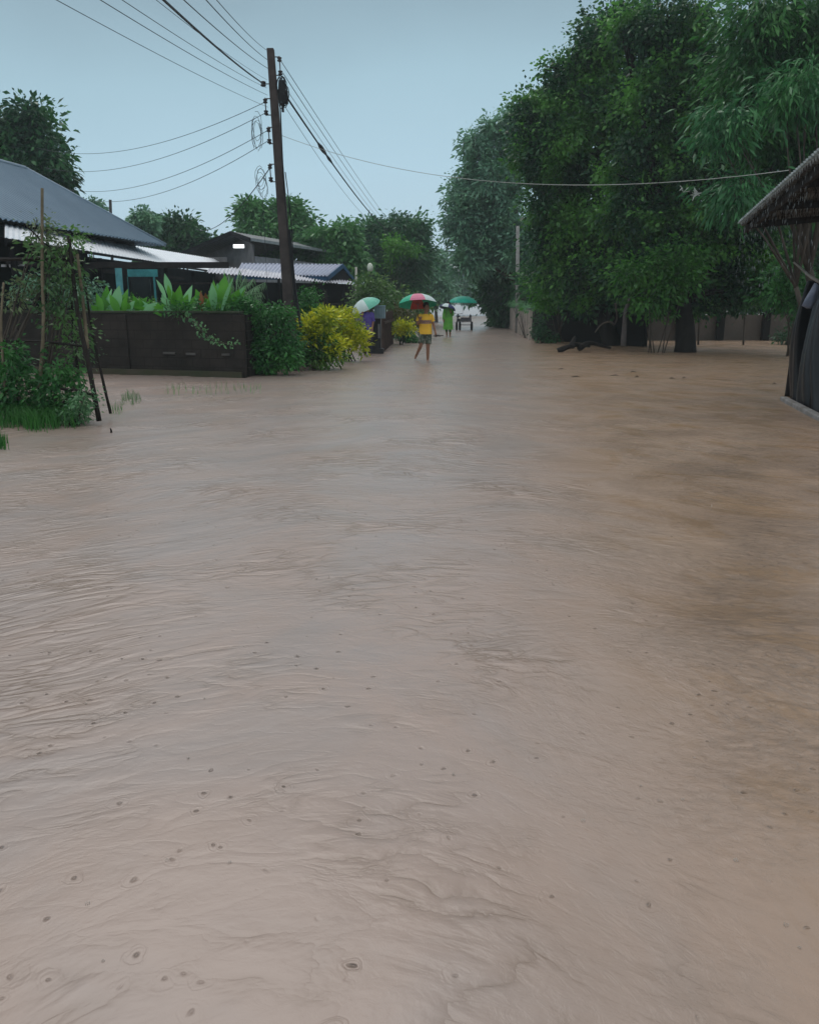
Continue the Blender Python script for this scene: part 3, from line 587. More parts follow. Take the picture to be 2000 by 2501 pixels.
broad_plant('tall broad leaved plant with a leaf spike, right of the middle', [(548, 770, 548, 650, 12, 0), (540, 755, 552, 668, 30, 0), (535, 740, 522, 690, 18, 1), (560, 770, 585, 700, 28, 0), (560, 760, 600, 690, 12, 1), (565, 765, 590, 735, 30, 1), (550, 775, 560, 720, 30, 0)], 19.0, 550)
broad_plant('low leafy plants beside the trellis behind the wall', [(250, 770, 235, 710, 24, 0), (258, 770, 262, 690, 22, 0), (280, 770, 292, 690, 26, 1), (270, 775, 250, 720, 20, 0), (300, 775, 330, 730, 22, 1), (290, 770, 312, 712, 20, 0), (265, 770, 285, 740, 22, 1)], 20.0, 270)
broad_plant('low curling leafy plants below the teal window', [(330, 775, 360, 720, 20, 0), (345, 775, 325, 715, 18, 0), (350, 770, 385, 735, 18, 1), (365, 775, 390, 745, 20, 0), (370, 770, 345, 730, 16, 1), (340, 775, 310, 752, 18, 1), (380, 775, 405, 750, 18, 1)], 20.0, 355)
shrub('garden_shrub', 'soft green shrub below the teal window behind the wall', 'shrub', px_blobs([(330, 750, 50, 18), (380, 752, 34, 14), (270, 752, 30, 14), (300, 735, 24, 16)], 20.4, .6), .08, LM_BRIGHT, (-6.6, 20.4, 0), dens=26, sig=.1, tw=18)
shrub('garden_shrub', 'blue green shrub between the trellis and the wall top', 'shrub', px_blobs([(215, 705, 24, 26), (225, 745, 30, 22), (60, 700, 50, 30), (120, 700, 60, 34), (180, 730, 40, 22)], 20.4, .6), .10, LM_BLUE, (-8.6, 20.4, 0), dens=12, sig=.14, tw=14)
shrub('garden_shrub', 'dense green shrub on the wall top beside the pole', 'shrub', px_blobs([(500, 752, 50, 16), (560, 748, 40, 22), (450, 757, 40, 12), (600, 745, 24, 16)], 18.9, .5), .08, LM_VINE, (-4.6, 18.9, 0), dens=30, sig=.09, tw=18)
# palm fronds
pt = thing('palm', 'small palm with arching fronds under the eave beside the pole', 'palm', (W(575, 800, 22).x, 22, 0)); b = MB(); base = W(575, 760, 22)
b.tube([Vector((base.x, base.y, 0)), base], [.06, .04], 7); b.build('trunk', bark, pt)
b = MB()
for (u, v) in ((632, 700), (640, 715), (638, 732), (600, 675), (560, 668), (545, 690), (620, 680), (530, 720), (648, 690), (586, 660)):
    tip = W(u, v, 22+random.uniform(-.4, .4)); mid = base.lerp(tip, .5)+Vector((0, 0, .15)); pts = catmull([base, mid, tip], 8); b.tube(pts, .008, 4)
    for p in pts[3:]:
        for sgn in (-1, 1):
            b_ = p+Vector((random.uniform(-.03, .03)+.05*sgn, sgn*.12, -.16)); blade(b, p, b_, .02, .2, n=2)
b.build('frond', leafmat('leaf_palm', (.12, .2, .12), (.2, .28, .18), (.2, .3, .18)), pt)

# ------------------------------------------------------------------ houses on the left
ROOF = mat('fibre_cement_wet', (.17, .25, .33), .38, (.13, .20, .27), .5, .2, 8, spec=.5, stretch=(1, 1, 1))
ZINC = mat('zinc_wet', (.80, .84, .88), .3, (.68, .73, .78), 1, .1, 12, spec=.6)
ZINC2 = mat('zinc_rust', (.68, .70, .76), .5, (.42, .42, .46), 4, .2, 12)
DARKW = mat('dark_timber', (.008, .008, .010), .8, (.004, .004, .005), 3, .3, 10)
TIMB = mat('timber', (.030, .026, .026), .8, (.016, .014, .014), 3, .3, 10)
TEAL = mat('teal_paint', (.06, .30, .31), .6, (.035, .16, .18), 3)
BLUE = mat('blue_paint', (.025, .09, .18), .5, (.02, .06, .12), 2)
CREAM = mat('cream_wall', (.22, .21, .21), .8, (.15, .145, .15), 2)
def corr(b, p00, p10, p11, p01, nc, amp=.03, nv=6, th=.02, mi=0, sub=6):
    """corrugated sheet: a runs along the eave (p00->p10), b up the slope (p00->p01)"""
    p00, p10, p11, p01 = map(Vector, (p00, p10, p11, p01))
    nrm = (p10-p00).cross(p01-p00).normalized()
    if nrm.z < 0: nrm = -nrm
    def P(a, c): return (p00.lerp(p10, a)).lerp(p01.lerp(p11, a), c)+nrm*amp*math.sin(a*nc*2*math.pi)-nrm*.012*((c*5) % 1)
    b.sheet(P, nc*sub, nv, th, mi)
C1 = W(405, 598, 33); zE = C1.z; C0 = W(0, 532, (zE-CAMH)*ray(0, 532).y/ray(0, 532).z); e = (C1-C0).normalized(); Rg1 = W(62, 411, 29)
C0 = C0-e*5; Rg0 = Rg1-e*12; perp = Vector((-e.y, e.x, 0)).normalized(); wid = 2*((Rg1-C0).dot(perp))
hA = thing('house', 'dark open house under the large grey corrugated roof at far left', 'house', (C1.x+perp.x*2, C1.y-4, 0))
b = MB(); corr(b, C0, C1, Rg1, Rg0, 62, .035, 7); rf = b.build('roof', ROOF, hA)
b = MB(); C1b = C1+perp*wid; C0b = C0+perp*wid
corr(b, C1, C1b, Rg1, Rg1+Vector((.01, 0, 0)), 40, .03, 6); b.build('hip_slope', ROOF, hA)
b = MB(); corr(b, C1b, C0b, Rg0, Rg1, 50, .03, 5); b.build('rear_slope', ROOF, hA)
b = MB(); b.tube([C1, Rg1], .07, 8); b.tube([Rg1, Rg0], .08, 8); b.build('ridge_cap', ROOF, hA, smooth=True)
b = MB(); b.bar(C0+perp*.9-Vector((0, 0, .02)), C1+perp*.9-e*.8-Vector((0, 0, .02)), .06, .12); b.build('fascia', DARKW, hA)
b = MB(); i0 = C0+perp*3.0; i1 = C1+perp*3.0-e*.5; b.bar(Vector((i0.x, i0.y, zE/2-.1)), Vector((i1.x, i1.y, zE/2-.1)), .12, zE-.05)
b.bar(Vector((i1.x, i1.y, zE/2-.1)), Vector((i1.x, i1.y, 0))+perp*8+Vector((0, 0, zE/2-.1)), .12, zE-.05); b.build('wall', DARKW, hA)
# white lean-to roof along the eave
E0 = W(13, 580, 19.4); E1 = W(590, 672, 46); I0 = W(13, 548, 23.5); I1 = W(580, 641, 50)
b = MB(); corr(b, E0, E1, I1, I0, 90, .016, 4, .015, sub=4); b.build('veranda_roof', ZINC, hA)
b = MB(); b.bar(E0-Vector((0, 0, .05)), E1-Vector((0, 0, .05)), .05, .07); b.bar(E0-Vector((0, 0, .12)), I0-Vector((0, 0, .12)), .05, .14); b.build('fascia', DARKW, hA)
b = MB()
for t in (.03, .14, .24, .36, .5, .65, .8):
    b = MB(); p = E0.lerp(E1, t)+perp*.25; b.box((p.x, p.y, (p.z-.1)/2), (.12, .12, p.z-.15)); b.build('post', DARKW, hA)
b = MB(); p, q = I0+perp*.6-e*3, I1+perp*.6; b.bar((p.x, p.y, 1.6), (q.x, q.y, 1.6), .1, 3.2); b.build('wall', mat('wall_dim', (.016, .026, .030), .8, (.009, .014, .016), 1.5), hA)
b = MB(); a0 = E0.lerp(E1, .02)+perp*.3; a1 = E0.lerp(E1, .6)+perp*.3; b.bar((a0.x, a0.y, a0.z-.5), (a1.x, a1.y, a1.z-.45), .05, .1); b.build('rail', TIMB, hA)
# teal door leaf and window frame
wy = 23.0
wf = MB(); k = PS(700, wy)
def rect(b, u0, v0, u1, v1, Y, th=.06):
    a, c = W(u0, v0, Y), W(u1, v1, Y); b.box(((a.x+c.x)/2, Y, (a.z+c.z)/2), (abs(c.x-a.x), th, abs(a.z-c.z)))
rect(wf, 312, 658, 386, 676, wy); rect(wf, 312, 676, 320, 770, wy); rect(wf, 375, 676, 386, 770, wy); wf.build('window_frame', TEAL, hA, bevel=.01)
wf = MB(); rect(wf, 282, 655, 307, 770, wy+.05); wf.build('door', mat('teal_light', (.14, .42, .45), .6, (.07, .22, .25), 3), hA)
wf = MB(); rect(wf, 321, 677, 374, 770, wy+.09, .02); wf.build('window_pane', mat('dark_glass', (.01, .014, .016), .15, (.015, .02, .02)), hA)
for q in ((205, 640, 560, 655, wy+1.2, .05), (390, 690, 540, 694, wy+.4), (0, 628, 175, 634, 20.4)): b = MB(); rect(b, *q); b.build('beam', TIMB, hA)
for q in ((5, 646, 16, 652, 20.6), (24, 645, 36, 653, 20.6), (44, 645, 60, 650, 20.6)): b = MB(); rect(b, *q); b.build('hanging_cloth', mat('cloth_pale', (.4, .4, .42), .9), hA)

# far gabled house with the lit lamp
A = W(565, 566, 44); EC = W(612, 590, 42); GLf = W(440, 619, 47); EC.z = 4.65; ER = EC+Vector((3.65, 12, 0)); dv = ER-EC; A2 = A+dv; GL2 = GLf+dv
hB = thing('house', 'far gabled house with a lit lamp under its dark roof', 'house', (-7.5, 48, 0))
b = MB(); corr(b, EC, ER, A2, A, 36, .025, 3); b.build('roof', mat('roof_grey', (.10, .12, .13), .5, (.07, .085, .09)), hB)
b = MB(); corr(b, GLf, GL2, A2, A, 36, .025, 3); b.build('rear_slope', MC['roof_grey'], hB)
b = MB(); b.bar(A-Vector((0, .1, .08)), EC-Vector((0, .1, .08)), .05, .22); b.bar(A-Vector((0, .1, .08)), GLf-Vector((0, .1, .08)), .05, .22); b.build('bargeboard', DARKW, hB)
b = MB(); b.bar(EC-Vector((-.05, .05, .05)), ER-Vector((-.05, .05, .05)), .04, .14); b.build('gutter', mat('gutter_grey', (.25, .29, .30), .5), hB)
in_ = dv.normalized()*1.3; ga = [GLf+in_+Vector((.6, 0, .0)), A+in_-Vector((0, 0, .15)), EC+in_+Vector((-.5, 0, 0))]
b = MB(); g0, g1, g2 = ga
b.add([(g0.x, g0.y, 0), (g2.x, g2.y, 0), (g2.x, g2.y, g2.z-.2), (g1.x, g1.y, g1.z-.1), (g0.x, g0.y, g0.z-.05)]+[(g0.x+.04, g0.y+.15, 0), (g2.x+.04, g2.y+.15, 0), (g2.x+.04, g2.y+.15, g2.z-.2), (g1.x+.04, g1.y+.15, g1.z-.1), (g0.x+.04, g0.y+.15, g0.z-.05)],
      [(0, 1, 2, 3, 4), (9, 8, 7, 6, 5)]+[(i, (i+1) % 5+0, (i+1) % 5+5, i+5) for i in range(5)]); b.build('wall', CREAM, hB)
b = MB(); s0 = EC+in_+Vector((-.5, 0, 0)); s1 = ER+Vector((-.5, 0, 0)); b.bar((s0.x, s0.y+.25, 1.9), (s1.x, s1.y, 1.9), .15, 4.0); b.build('wall', mat('wall_pale', (.30, .31, .33), .7), hB)
b = MB(); rect(b, 480, 628, 555, 642, 44.9, .04); b.build('panel', mat('panel_beige', (.20, .19, .19), .7), hB)
b = MB(); rect(b, 570, 597, 597, 606, 43.4, .08); b.build('lamp', mat('lamp_tube', (.95, 1, .98), .5, (.95, 1, .98), emit=1.6), hB, bevel=.02)

# blue house with the corrugated roof
hC = thing('house', 'low blue house with a pale corrugated roof right of the pole', 'house', (-5.5, 40, 0))
b = MB(); e0, e1, r1, r0_ = W(575, 669, 38), W(800, 673, 38.6), W(836, 646, 40.6), W(590, 643, 40.6)
corr(b, e0, e1, r1, r0_, 26, .035, 4); b.build('roof', mat('zinc_blueish', (.40, .44, .55), .5, (.30, .33, .42), 4, .2, 12), hC)
b = MB(); bk0, bk1 = r0_+Vector((0, 2.2, -.6)), r1+Vector((.2, 2.2, -.6)); corr(b, bk1, bk0, r0_, r1, 26, .03, 3); b.build('rear_slope', MC['zinc_blueish'], hC)
b = MB(); f0, f1 = W(575, 676, 38.1), W(800, 680, 38.7); b.bar(f0, f1, .05, .19); ap = r1+Vector((.03, -.1, -.06)); b.bar(f1, ap, .06, .2); b.bar(ap, W(868, 688, 42), .06, .16); b.build('fascia', BLUE, hC)
b = MB(); q0, q1, q2 = W(802, 684, 38.9), W(836, 652, 40.7), W(866, 688, 41.8)
b.add([q0, q1, q2, q0+Vector((0, .1, 0)), q1+Vector((0, .1, 0)), q2+Vector((0, .1, 0))], [(0, 2, 1), (3, 4, 5), (0, 1, 4, 3), (1, 2, 5, 4), (2, 0, 3, 5)]); b.build('gable', DARKW, hC)
P0, P1 = W(505, 665, 34), W(862, 694, 39.5); b = MB(); Q0, Q1 = P0+Vector((-.2, 1.6, .34)), P1+Vector((-.1, 1.2, .16)); corr(b, P0, P1, Q1, Q0, 46, .03, 3, .015); b.build('veranda_roof', ZINC2, hC)
b = MB()
for t in (.2, .45, .7, .92):
    b = MB(); p = P0.lerp(P1, t)+Vector((0, .2, 0)); b.box((p.x, p.y, p.z/2), (.1, .1, p.z-.03)); b.build('post', DARKW, hC)
b = MB(); p, q = P0+Vector((-.5, 2.5, 0)), P1+Vector((-.3, 2.0, 0)); b.bar((p.x, p.y, 1.25), (q.x, q.y, 1.25), .12, 2.5)
b.bar((q.x, q.y, 1.25), (q.x+.8, q.y+7, 1.25), .12, 2.5); b.build('wall', DARKW, hC)
b = MB(); rect(b, 790, 706, 800, 770, 38.4); rect(b, 740, 740, 860, 744, 38.2); b.build('rail', TIMB, hC)
# slanted white pipe in the trees
# far white roof in the bright gap
b = MB(); A0, A1_ = W(1085, 657, 100), W(1160, 666, 90); b.sheet(lambda a, c: A0.lerp(A1_, a)+Vector((0, 5*c, 1.2*c)), 8, 2, .05)
hD = thing('house', 'far pale roofed building seen in the bright gap over the road', 'building', (A1_.x, 94, 0)); b.build('roof', mat('white_roof', (.78, .82, .84), .4, (.7, .74, .76)), hD)
b = MB(); b.bar(W(1085, 663, 100.3), W(1158, 672, 90.4), .1, .7); b.build('wall', mat('wall_bluegrey', (.10, .14, .16), .8), hD)

# ------------------------------------------------------------------ post with slatted box
gp = thing('gate_post', 'black gate post topped by a pale blue slatted box', 'gate post', (W(918, 858, 27.3).x, 27.3, 0))
b = MB(); c = W(918, 800, 27.3); b.box((c.x, 27.3, .55), (.33, .3, 1.3)); b.box((c.x+.02, 27.3, .06), (.46, .42, .2)); b.build('post', mat('post_black', (.018, .018, .02), .6, (.03, .03, .032)), gp, bevel=.015)
b = MB(); q = W(924, 800, 27.1); b.box((q.x+.02, 27.12, .72), (.06, .03, .45)); b.build('nameplate', mat('plate_pale', (.22, .22, .22), .6), gp)
bx = MB(); u0, u1 = 914, 941; y0 = 27.1
a_, c_ = W(u0, 748, y0), W(u1, 778, y0); bx.box(((a_.x+c_.x)/2, y0+.15, (a_.z+c_.z)/2), (abs(c_.x-a_.x), .28, abs(a_.z-c_.z)))
o = bx.build('mail_box', mat('box_pale_blue', (.26, .33, .38), .6, (.2, .26, .3)), gp, bevel=.01)
bs = MB()
for i in range(7):
    x = a_.x+(c_.x-a_.x)*(i+.5)/7; bs.box((x, y0-.015, (a_.z+c_.z)/2-.0), (.018, .03, abs(a_.z-c_.z)*.86))
bs.box(((a_.x+c_.x)/2, y0-.02, a_.z+.012), (abs(c_.x-a_.x)+.04, .06, .03)); bs.build('slat', mat('slat_blue', (.30, .46, .52), .5), o)
b = MB(); p = W(934, 845, 28.2); q = W(958, 835, 34)
for i in range(18):
    t = i/17; s_ = Vector((p.x, 28.2, 0)).lerp(Vector((q.x, 34, 0)), t); b.box((s_.x, s_.y, .6), (.07, .28, 1.35+.06*random.random()), rz=.05)
fw = thing('board_fence', 'brown board fence behind the black gate post', 'fence', (p.x, 28.2, 0)); b.build('board', mat('brown_board', (.085, .06, .05), .85, (.05, .035, .03), 4, .4, 14), fw)
b = MB(); b.bar((p.x+.06, 28.2, .95), (q.x+.06, 34, .95), .05, .08); b.build('rail', MC['brown_board'], fw)
b = MB(); b.tube([G(892, 868).xy.to_3d()+Vector((0, 0, -.2)), W(893, 800, G(892, 868).y)], .035, 7); tag(b.build('stake', MC['bark_dark'], loc=G(892, 868)), 'thin dark stake in the water right of the second croton', 'stake')

# ------------------------------------------------------------------ slatted fence on the right
fa, fb_ = G(1293, 829), G(1241, 799); ff = thing('slatted_fence', 'low pale slatted fence receding along the right of the road', 'fence', (fa.x, fa.y, 0))
FM = mat('fence_concrete', (.55, .48, .42), .8, (.40, .35, .31), 3, .3, 15); fh = W(1293, 757, fa.y).z
N_ = 13
for i in range(N_):
    t = i/(N_-1); p = fa.lerp(fb_, t); b = MB(); b.box((p.x, p.y, fh/2-.1), (.15, .14, fh+.2)); b.build('post', FM, ff, bevel=.01)
b = MB(); n2 = fa+Vector((.22, 0, 0)); m2 = fb_+Vector((.22, 0, 0)); b.bar((n2.x, n2.y, .5), (m2.x, m2.y, .5), .05, 1.3); b.build('infill_panel', mat('fence_dark', (.012, .011, .010), .9), ff)
b = MB(); b.bar((fa.x, fa.y-.1, fh+.045), (fb_.x, fb_.y, fh+.045), .16, .07); b.build('top_rail', mat('fence_rail', (.13, .19, .15), .8), ff)
shrub('vine_hedge', 'pale green creeper along the top of the low slatted fence', 'vine', [(fa.x-.05+(fb_.x-fa.x)*t, fa.y+(fb_.y-fa.y)*t, fh+.08+.25*t*(1-t)*4*.8, .14, .9, .11) for t in np.linspace(0, 1, 14)], .10, leafmat('leaf_creeper', (.10, .22, .12), (.17, .30, .17), (.1, .24, .1)), (fa.x, fa.y+1, 0), dens=16, sig=.08, tw=14, stems=3, lobes=0)
b = MB(); b.box((W(1237, 800, 59).x, 59, .35), (.6, .5, 1.1)); tag(b.build('stone_post', mat('stone_dim', (.13, .12, .10), .9), loc=(W(1237, 800, 59).x, 59, 0), bevel=.04), 'squat stone post at the far end of the slatted fence', 'post')
# shaded dark wall continuing right, and the back wall under the trees
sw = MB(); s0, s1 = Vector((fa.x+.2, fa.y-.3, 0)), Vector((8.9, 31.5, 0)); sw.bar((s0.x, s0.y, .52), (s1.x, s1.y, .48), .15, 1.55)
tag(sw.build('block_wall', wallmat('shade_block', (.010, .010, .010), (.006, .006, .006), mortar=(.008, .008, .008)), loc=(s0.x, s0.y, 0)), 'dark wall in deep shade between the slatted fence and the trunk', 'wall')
bwk = thing('back_wall', 'dim brownish panel wall far back under the right trees', 'wall', (13, 37.2, 0))
b = MB(); l0, l1 = W(1530, 830, 36.9), W(2060, 830, 37.1); b.bar((l0.x, 36.9, .4), (l1.x, 37.1, .4), .12, 1.4); b.build('wall_face', mat('panel_wall', (.12, .10, .085), .9, (.08, .07, .06), 1, .3, 12), bwk)
for u in (1660, 1757, 1868, 1990): q = W(u, 800, 36.8); b = MB(); b.box((q.x, 36.75, .45), (.3, .2, 1.6)); b.build('pier', mat('pier_dark', (.012, .011, .010), .9), bwk)
# shore things under the trees
def sticks(name, label, cat, paths, r0, r1, m, loc, **k):
    b = MB()
    for p in paths: c = catmull(p, 5); b.tube(c, [r0+(r1-r0)*i/(len(c)-1) for i in range(len(c))], 7)
    return tag(b.build(name, m, loc=loc, smooth=True), label, cat, **k)
g = lambda u, v, Y: W(u, v, Y)
sticks('fallen_branch', 'dark fallen log with a stub lying at the water edge under the trees', 'log', [[g(1362, 858, 28), g(1385, 848, 28), g(1412, 842, 28.2), g(1440, 846, 28.3)], [g(1395, 848, 28), g(1400, 832, 28.1), g(1404, 822, 28.2)], [g(1415, 850, 28), g(1440, 838, 28.5), g(1490, 850, 29)]], .11, .04, MC['bark_dark'], G(1390, 856))
sticks('arched_branch', 'thin pale arching branch under the huge tree', 'branch', [[g(1452, 812, 28.5), g(1468, 793, 28.5), g(1488, 786, 28.5), g(1500, 794, 28.5)], [g(1500, 794, 28.5), g(1506, 775, 28.5), g(1502, 740, 28.5)]], .022, .035, bark, g(1470, 812, 28.5))
sticks('leaning_post', 'pale stump of a post standing in front of the dark wall', 'post', [[g(1521, 845, 28.3), g(1524, 800, 28.3), g(1527, 760, 28.3), g(1538, 728, 28.3)]], .10, .055, mat('pale_bark', (.13, .115, .11), .85, (.08, .07, .07)), (G(1521, 850).x, 28.3, 0))
for (u, lb) in ((1822, 'slim sapling trunk left of the last pier of the back wall'), (1712, 'thin leaning sapling by the left pier of the back wall')):
    sticks('sapling', lb, 'sapling', [[g(u-8, 842, 33), g(u-4, 780, 33), g(u+3, 720, 33), g(u+8, 640, 33.4)]], .04, .025, bark, (g(u-8, 842, 33).x, 33, 0))
shrub('low_shrub', 'small dark leafy shrub at the foot of the slatted fence', 'shrub', px_blobs([(1325, 815, 22, 22), (1345, 828, 20, 12), (1318, 790, 14, 26)], 34.5), .12, LM_DARK, (5.4, 34.5, 0), dens=20, sig=.12, tw=16)
shrub('low_shrub', 'low dark shrub at the right end of the back wall', 'shrub', px_blobs([(1925, 822, 26, 14), (1950, 800, 30, 30)], 33), .12, LM_DARK, (15, 33, 0), dens=16, sig=.12, tw=16)
shrub('low_shrub', 'dark overhanging shrub right of the parasol cart', 'shrub', px_blobs([(1215, 795, 14, 12), (1200, 798, 12, 6), (1224, 780, 12, 18)], 58), .2, LM_DARK, (6.2, 58, 0), dens=14, sig=.2, tw=16)

# ------------------------------------------------------------------ shed at the right edge
TARP = mat('black_tarp', (.008, .009, .012), .4, (.014, .015, .019), 3, .5, 9, spec=.5)
sh = thing('shed', 'shed wrapped in black tarpaulin at the right edge', 'shed', (6.9, 12.6, 0))
b0, b1 = G(1905, 968), G(2085, 1060); t0_, t1_ = W(1963, 690, 14.0), W(2140, 640, 11.3)
def TP(a, c):
    p = b0.lerp(b1, a).lerp(t0_.lerp(t1_, a), c); p.z = max(p.z, -.05)+0
    q = .07*math.sin(a*34+c*2.2)+.05*math.sin(a*61+c*5)+.05*math.sin(a*15-c*3)
    bow = .10*math.sin(c*math.pi)
    return p+Vector((q-bow+.07, q*.6, 0))
b = MB(); b.sheet(TP, 120, 26, .01); b.v = [(x+.0, y, z) for x, y, z in b.v]; b.build('tarpaulin', TARP, sh, smooth=True)
def TP2(a, c):
    p = t0_.lerp(t0_+Vector((2.9, 3.4, 0)), a); q = b0.lerp(b0+Vector((2.9, 3.4, 0)), a); r_ = q.lerp(p, c); return r_+Vector((.22, .03, 0))+Vector((.04*math.sin(a*30), .05*math.sin(a*20+c*3), 0))
b = MB(); b.sheet(TP2, 40, 8, .01); b.build('tarpaulin', TARP, sh, smooth=True)
b = MB(); a_ = G(1915, 978); c_ = G(2085, 1068); b.bar((a_.x-.03, a_.y-.02, .0), (c_.x-.03, c_.y-.02, .0), .12, .14); b.build('plinth', mat('plinth_pale', (.28, .28, .28), .7, (.15, .14, .13), 5), sh, bevel=.02)
for (u, v, Y) in ((1995, 560, 12.8), (2060, 520, 11.0)):
    q = W(u, 700, Y); b = MB(); b.tube([(q.x+.15, Y, -.2), (q.x+.15, Y, 3.1)], .06, 8); b.build('post', TIMB, sh)
RA, RB = W(1808, 547, 14.6), W(2030, 350, 9.6); off = Vector((4.2, 1.4, .45)); off2 = Vector((4.4, 1.6, .3))
b = MB(); corr(b, RA, RB, RB+off2, RA+off, 44, .028, 6, .02, sub=6); b.build('roof', mat('old_roof', (.22, .23, .22), .5, (.06, .05, .045), 2, .4, 10), sh)
b = MB()
for i in range(88): p = RA.lerp(RB, (i+.5)/88); b.box(p+Vector((-.02, 0, .012+.02*(i % 2))), (.06, .045, .018))
b.build('roof_edge', mat('edge_pale', (.42, .47, .47), .5, (.2, .23, .23), 9), sh)
b = MB(); b.bar(RA+Vector((.12, .04, -.09)), RB+Vector((.12, 0, -.09)), .06, .1)
for t in (.1, .4, .7, .95): b.bar(RA.lerp(RB, t)+Vector((.1, 0, -.1)), (RA+off).lerp(RB+off2, t)-Vector((0, 0, .1)), .06, .1)
b.build('rafter', TIMB, sh)
b = MB()                      # straw and palm thatch hanging beneath the sheet edge
for i in range(900):
    t = random.random(); s_ = random.random()**1.5; p = RA.lerp(RB, t)+off*s_*.35+Vector((.05, 0, -.04)); l_ = random.uniform(.04, .18)
    b.tube([p, p+Vector((random.uniform(-.03, .03), random.uniform(-.03, .03), -l_))], [.006, .003], 3, cap=False)
b.build('thatch', mat('thatch_dark', (.030, .024, .02), .9, (.015, .012, .01)), sh)
# drips falling off the eave: nobody could count them
b = MB()
for i in range(240):
    t = random.random(); p = RA.lerp(RB, t); z = p.z-random.random()**1.5*1.3; b.tube([(p.x-.02, p.y, z), (p.x-.02, p.y, z-.015), (p.x-.02, p.y, z-.05)], [.0008, .0018, .0006], 4)
tag(b.build('water_drips', mat('drip', (.45, .5, .52), .1), loc=RA), 'rainwater dripping from the shed eave', 'water drips', kind='stuff')
sticks('bare_branch', 'bare pale branch poking out above the black tarpaulin', 'branch', [[W(1937, 640, 13.4), W(1962, 662, 13.3), W(1982, 678, 13.1), W(2030, 705, 12.8)]], .013, .03, mat('pale_wood', (.3, .28, .25), .8), W(1990, 690, 13))
b = MB(); c = W(1978, 725, 12.7); b.loft([(c+Vector((dx, 0, dz)), rx, ry) for dx, dz, rx, ry in ((0.0, -.17, .03, .03), (-.03, -.13, .08, .05), (.01, -.04, .09, .06), (.03, .06, .06, .05), (.06, .14, .05, .04), (.05, .2, .015, .015))], 16, wob=.12)
tag(b.build('plastic_bag', mat('bag_grey', (.30, .33, .42), .35, (.14, .16, .22), 4, .6, 8), loc=c, smooth=True), 'greyish white plastic bag hanging above the black tarpaulin', 'bag')

# ------------------------------------------------------------------ trellis, vines and grass at the left
TR = thing('trellis', 'rough bamboo pole trellis standing in the water at the left', 'trellis', (G(200, 1000).x, G(200, 1000).y, 0))
BAM = mat('old_bamboo', (.20, .165, .11), .7, (.09, .075, .05), 5, .4, 20); BAMD = mat('dark_bamboo', (.018, .014, .011), .7, (.010, .008, .007), 5, .4, 20)
for (p, r_, m) in (([(104, 460, 11.6), (104, 640, 11.5), (107, 800, 11.4), (96, 965, 11.4)], .028, BAM), ([(168, 570, 11.6), (190, 760, 11.4), (215, 880, 11.2), (243, 1028, 11)], .036, BAMD),
                   ([(118, 540, 12), (112, 720, 12), (100, 940, 12)], .03, BAMD), ([(175, 620, 11.9), (178, 780, 11.9), (190, 900, 11.8), (208, 1012, 11.7)], .024, BAMD),
                   ([(210, 700, 11.8), (225, 800, 11.8), (250, 920, 11.6), (271, 1010, 11.6)], .022, BAMD), ([(10, 690, 11.5), (4, 800, 11.4), (14, 960, 11.3)], .02, BAM), ([(190, 620, 11.5), (206, 760, 11.5), (214, 850, 11.4)], .028, BAM)):
    c = catmull([W(*q) for q in p], 6); b = MB(); b.tube(c, [r_*(.7+.3*i/len(c)) for i in range(len(c))], 8); b.build('pole', m, TR, smooth=True)
b = MB(); b.tube([W(0, 634, 11.6), W(190, 632, 11.6)], .02, 7); b.build('cross_pole', BAMD, TR); b = MB(); b.tube([W(0, 832, 11.6), W(105, 834, 11.5), W(200, 845, 11.4)], .016, 7); b.build('cross_pole', BAMD, TR); b = MB(); b.tube([W(60, 545, 11.6), W(104, 590, 11.6), W(135, 612, 11.6)], .01, 6); b.build('cross_pole', BAMD, TR); b = MB(); b.tube([W(150, 950, 11.2), W(185, 952, 11.1), W(230, 965, 11)], .018, 6); b.build('cross_pole', BAMD, TR)
shrub('climbing_vine', 'leafy climbing vine wound around the bamboo trellis', 'vine', px_blobs([(165, 640, 14, 40), (180, 590, 10, 26), (120, 620, 20, 20), (150, 700, 18, 44), (165, 760, 18, 40), (190, 820, 16, 36), (115, 690, 20, 30), (130, 760, 26, 26), (185, 700, 14, 30), (190, 870, 20, 34)], 11.6, .8), .075, leafmat('leaf_trellis', (.03, .07, .035), (.07, .12, .055), (.10, .19, .05)), (G(170, 1000).x, 11.6, 0), dens=8, sig=.12, tw=7)
shrub('climbing_vine', 'sparse withered vine around the tall pale trellis pole', 'vine', px_blobs([(100, 545, 14, 24), (105, 590, 20, 24), (80, 700, 24, 30), (35, 720, 30, 30), (150, 600, 12, 12)], 11.7, .8), .06, leafmat('leaf_wither', (.06, .08, .045), (.12, .12, .07), (.14, .18, .09)), (G(105, 980).x, 11.7, 0), dens=12, sig=.09, tw=7)
shrub('weed_bank', 'dense weedy bank at the foot of the trellis', 'weeds', px_blobs([(40, 930, 60, 40), (110, 940, 60, 50), (170, 970, 40, 45), (150, 910, 40, 34), (60, 985, 90, 50), (150, 1010, 60, 30), (-40, 960, 80, 70), (30, 880, 40, 30)], 11.4, .7), .075, LM_VINE, (G(80, 1040).x, 11.4, 0), dens=40, sig=.09, tw=20)
shrub('weed_bank', 'pale small leaved weeds reaching into the water by the poles', 'weeds', px_blobs([(190, 1000, 26, 26), (215, 965, 20, 24), (175, 1025, 30, 18)], 11.0, .7), .05, leafmat('leaf_weed', (.07, .15, .08), (.14, .22, .13), (.12, .22, .1)), (G(190, 1035).x, 11, 0), dens=40, sig=.07, tw=14)
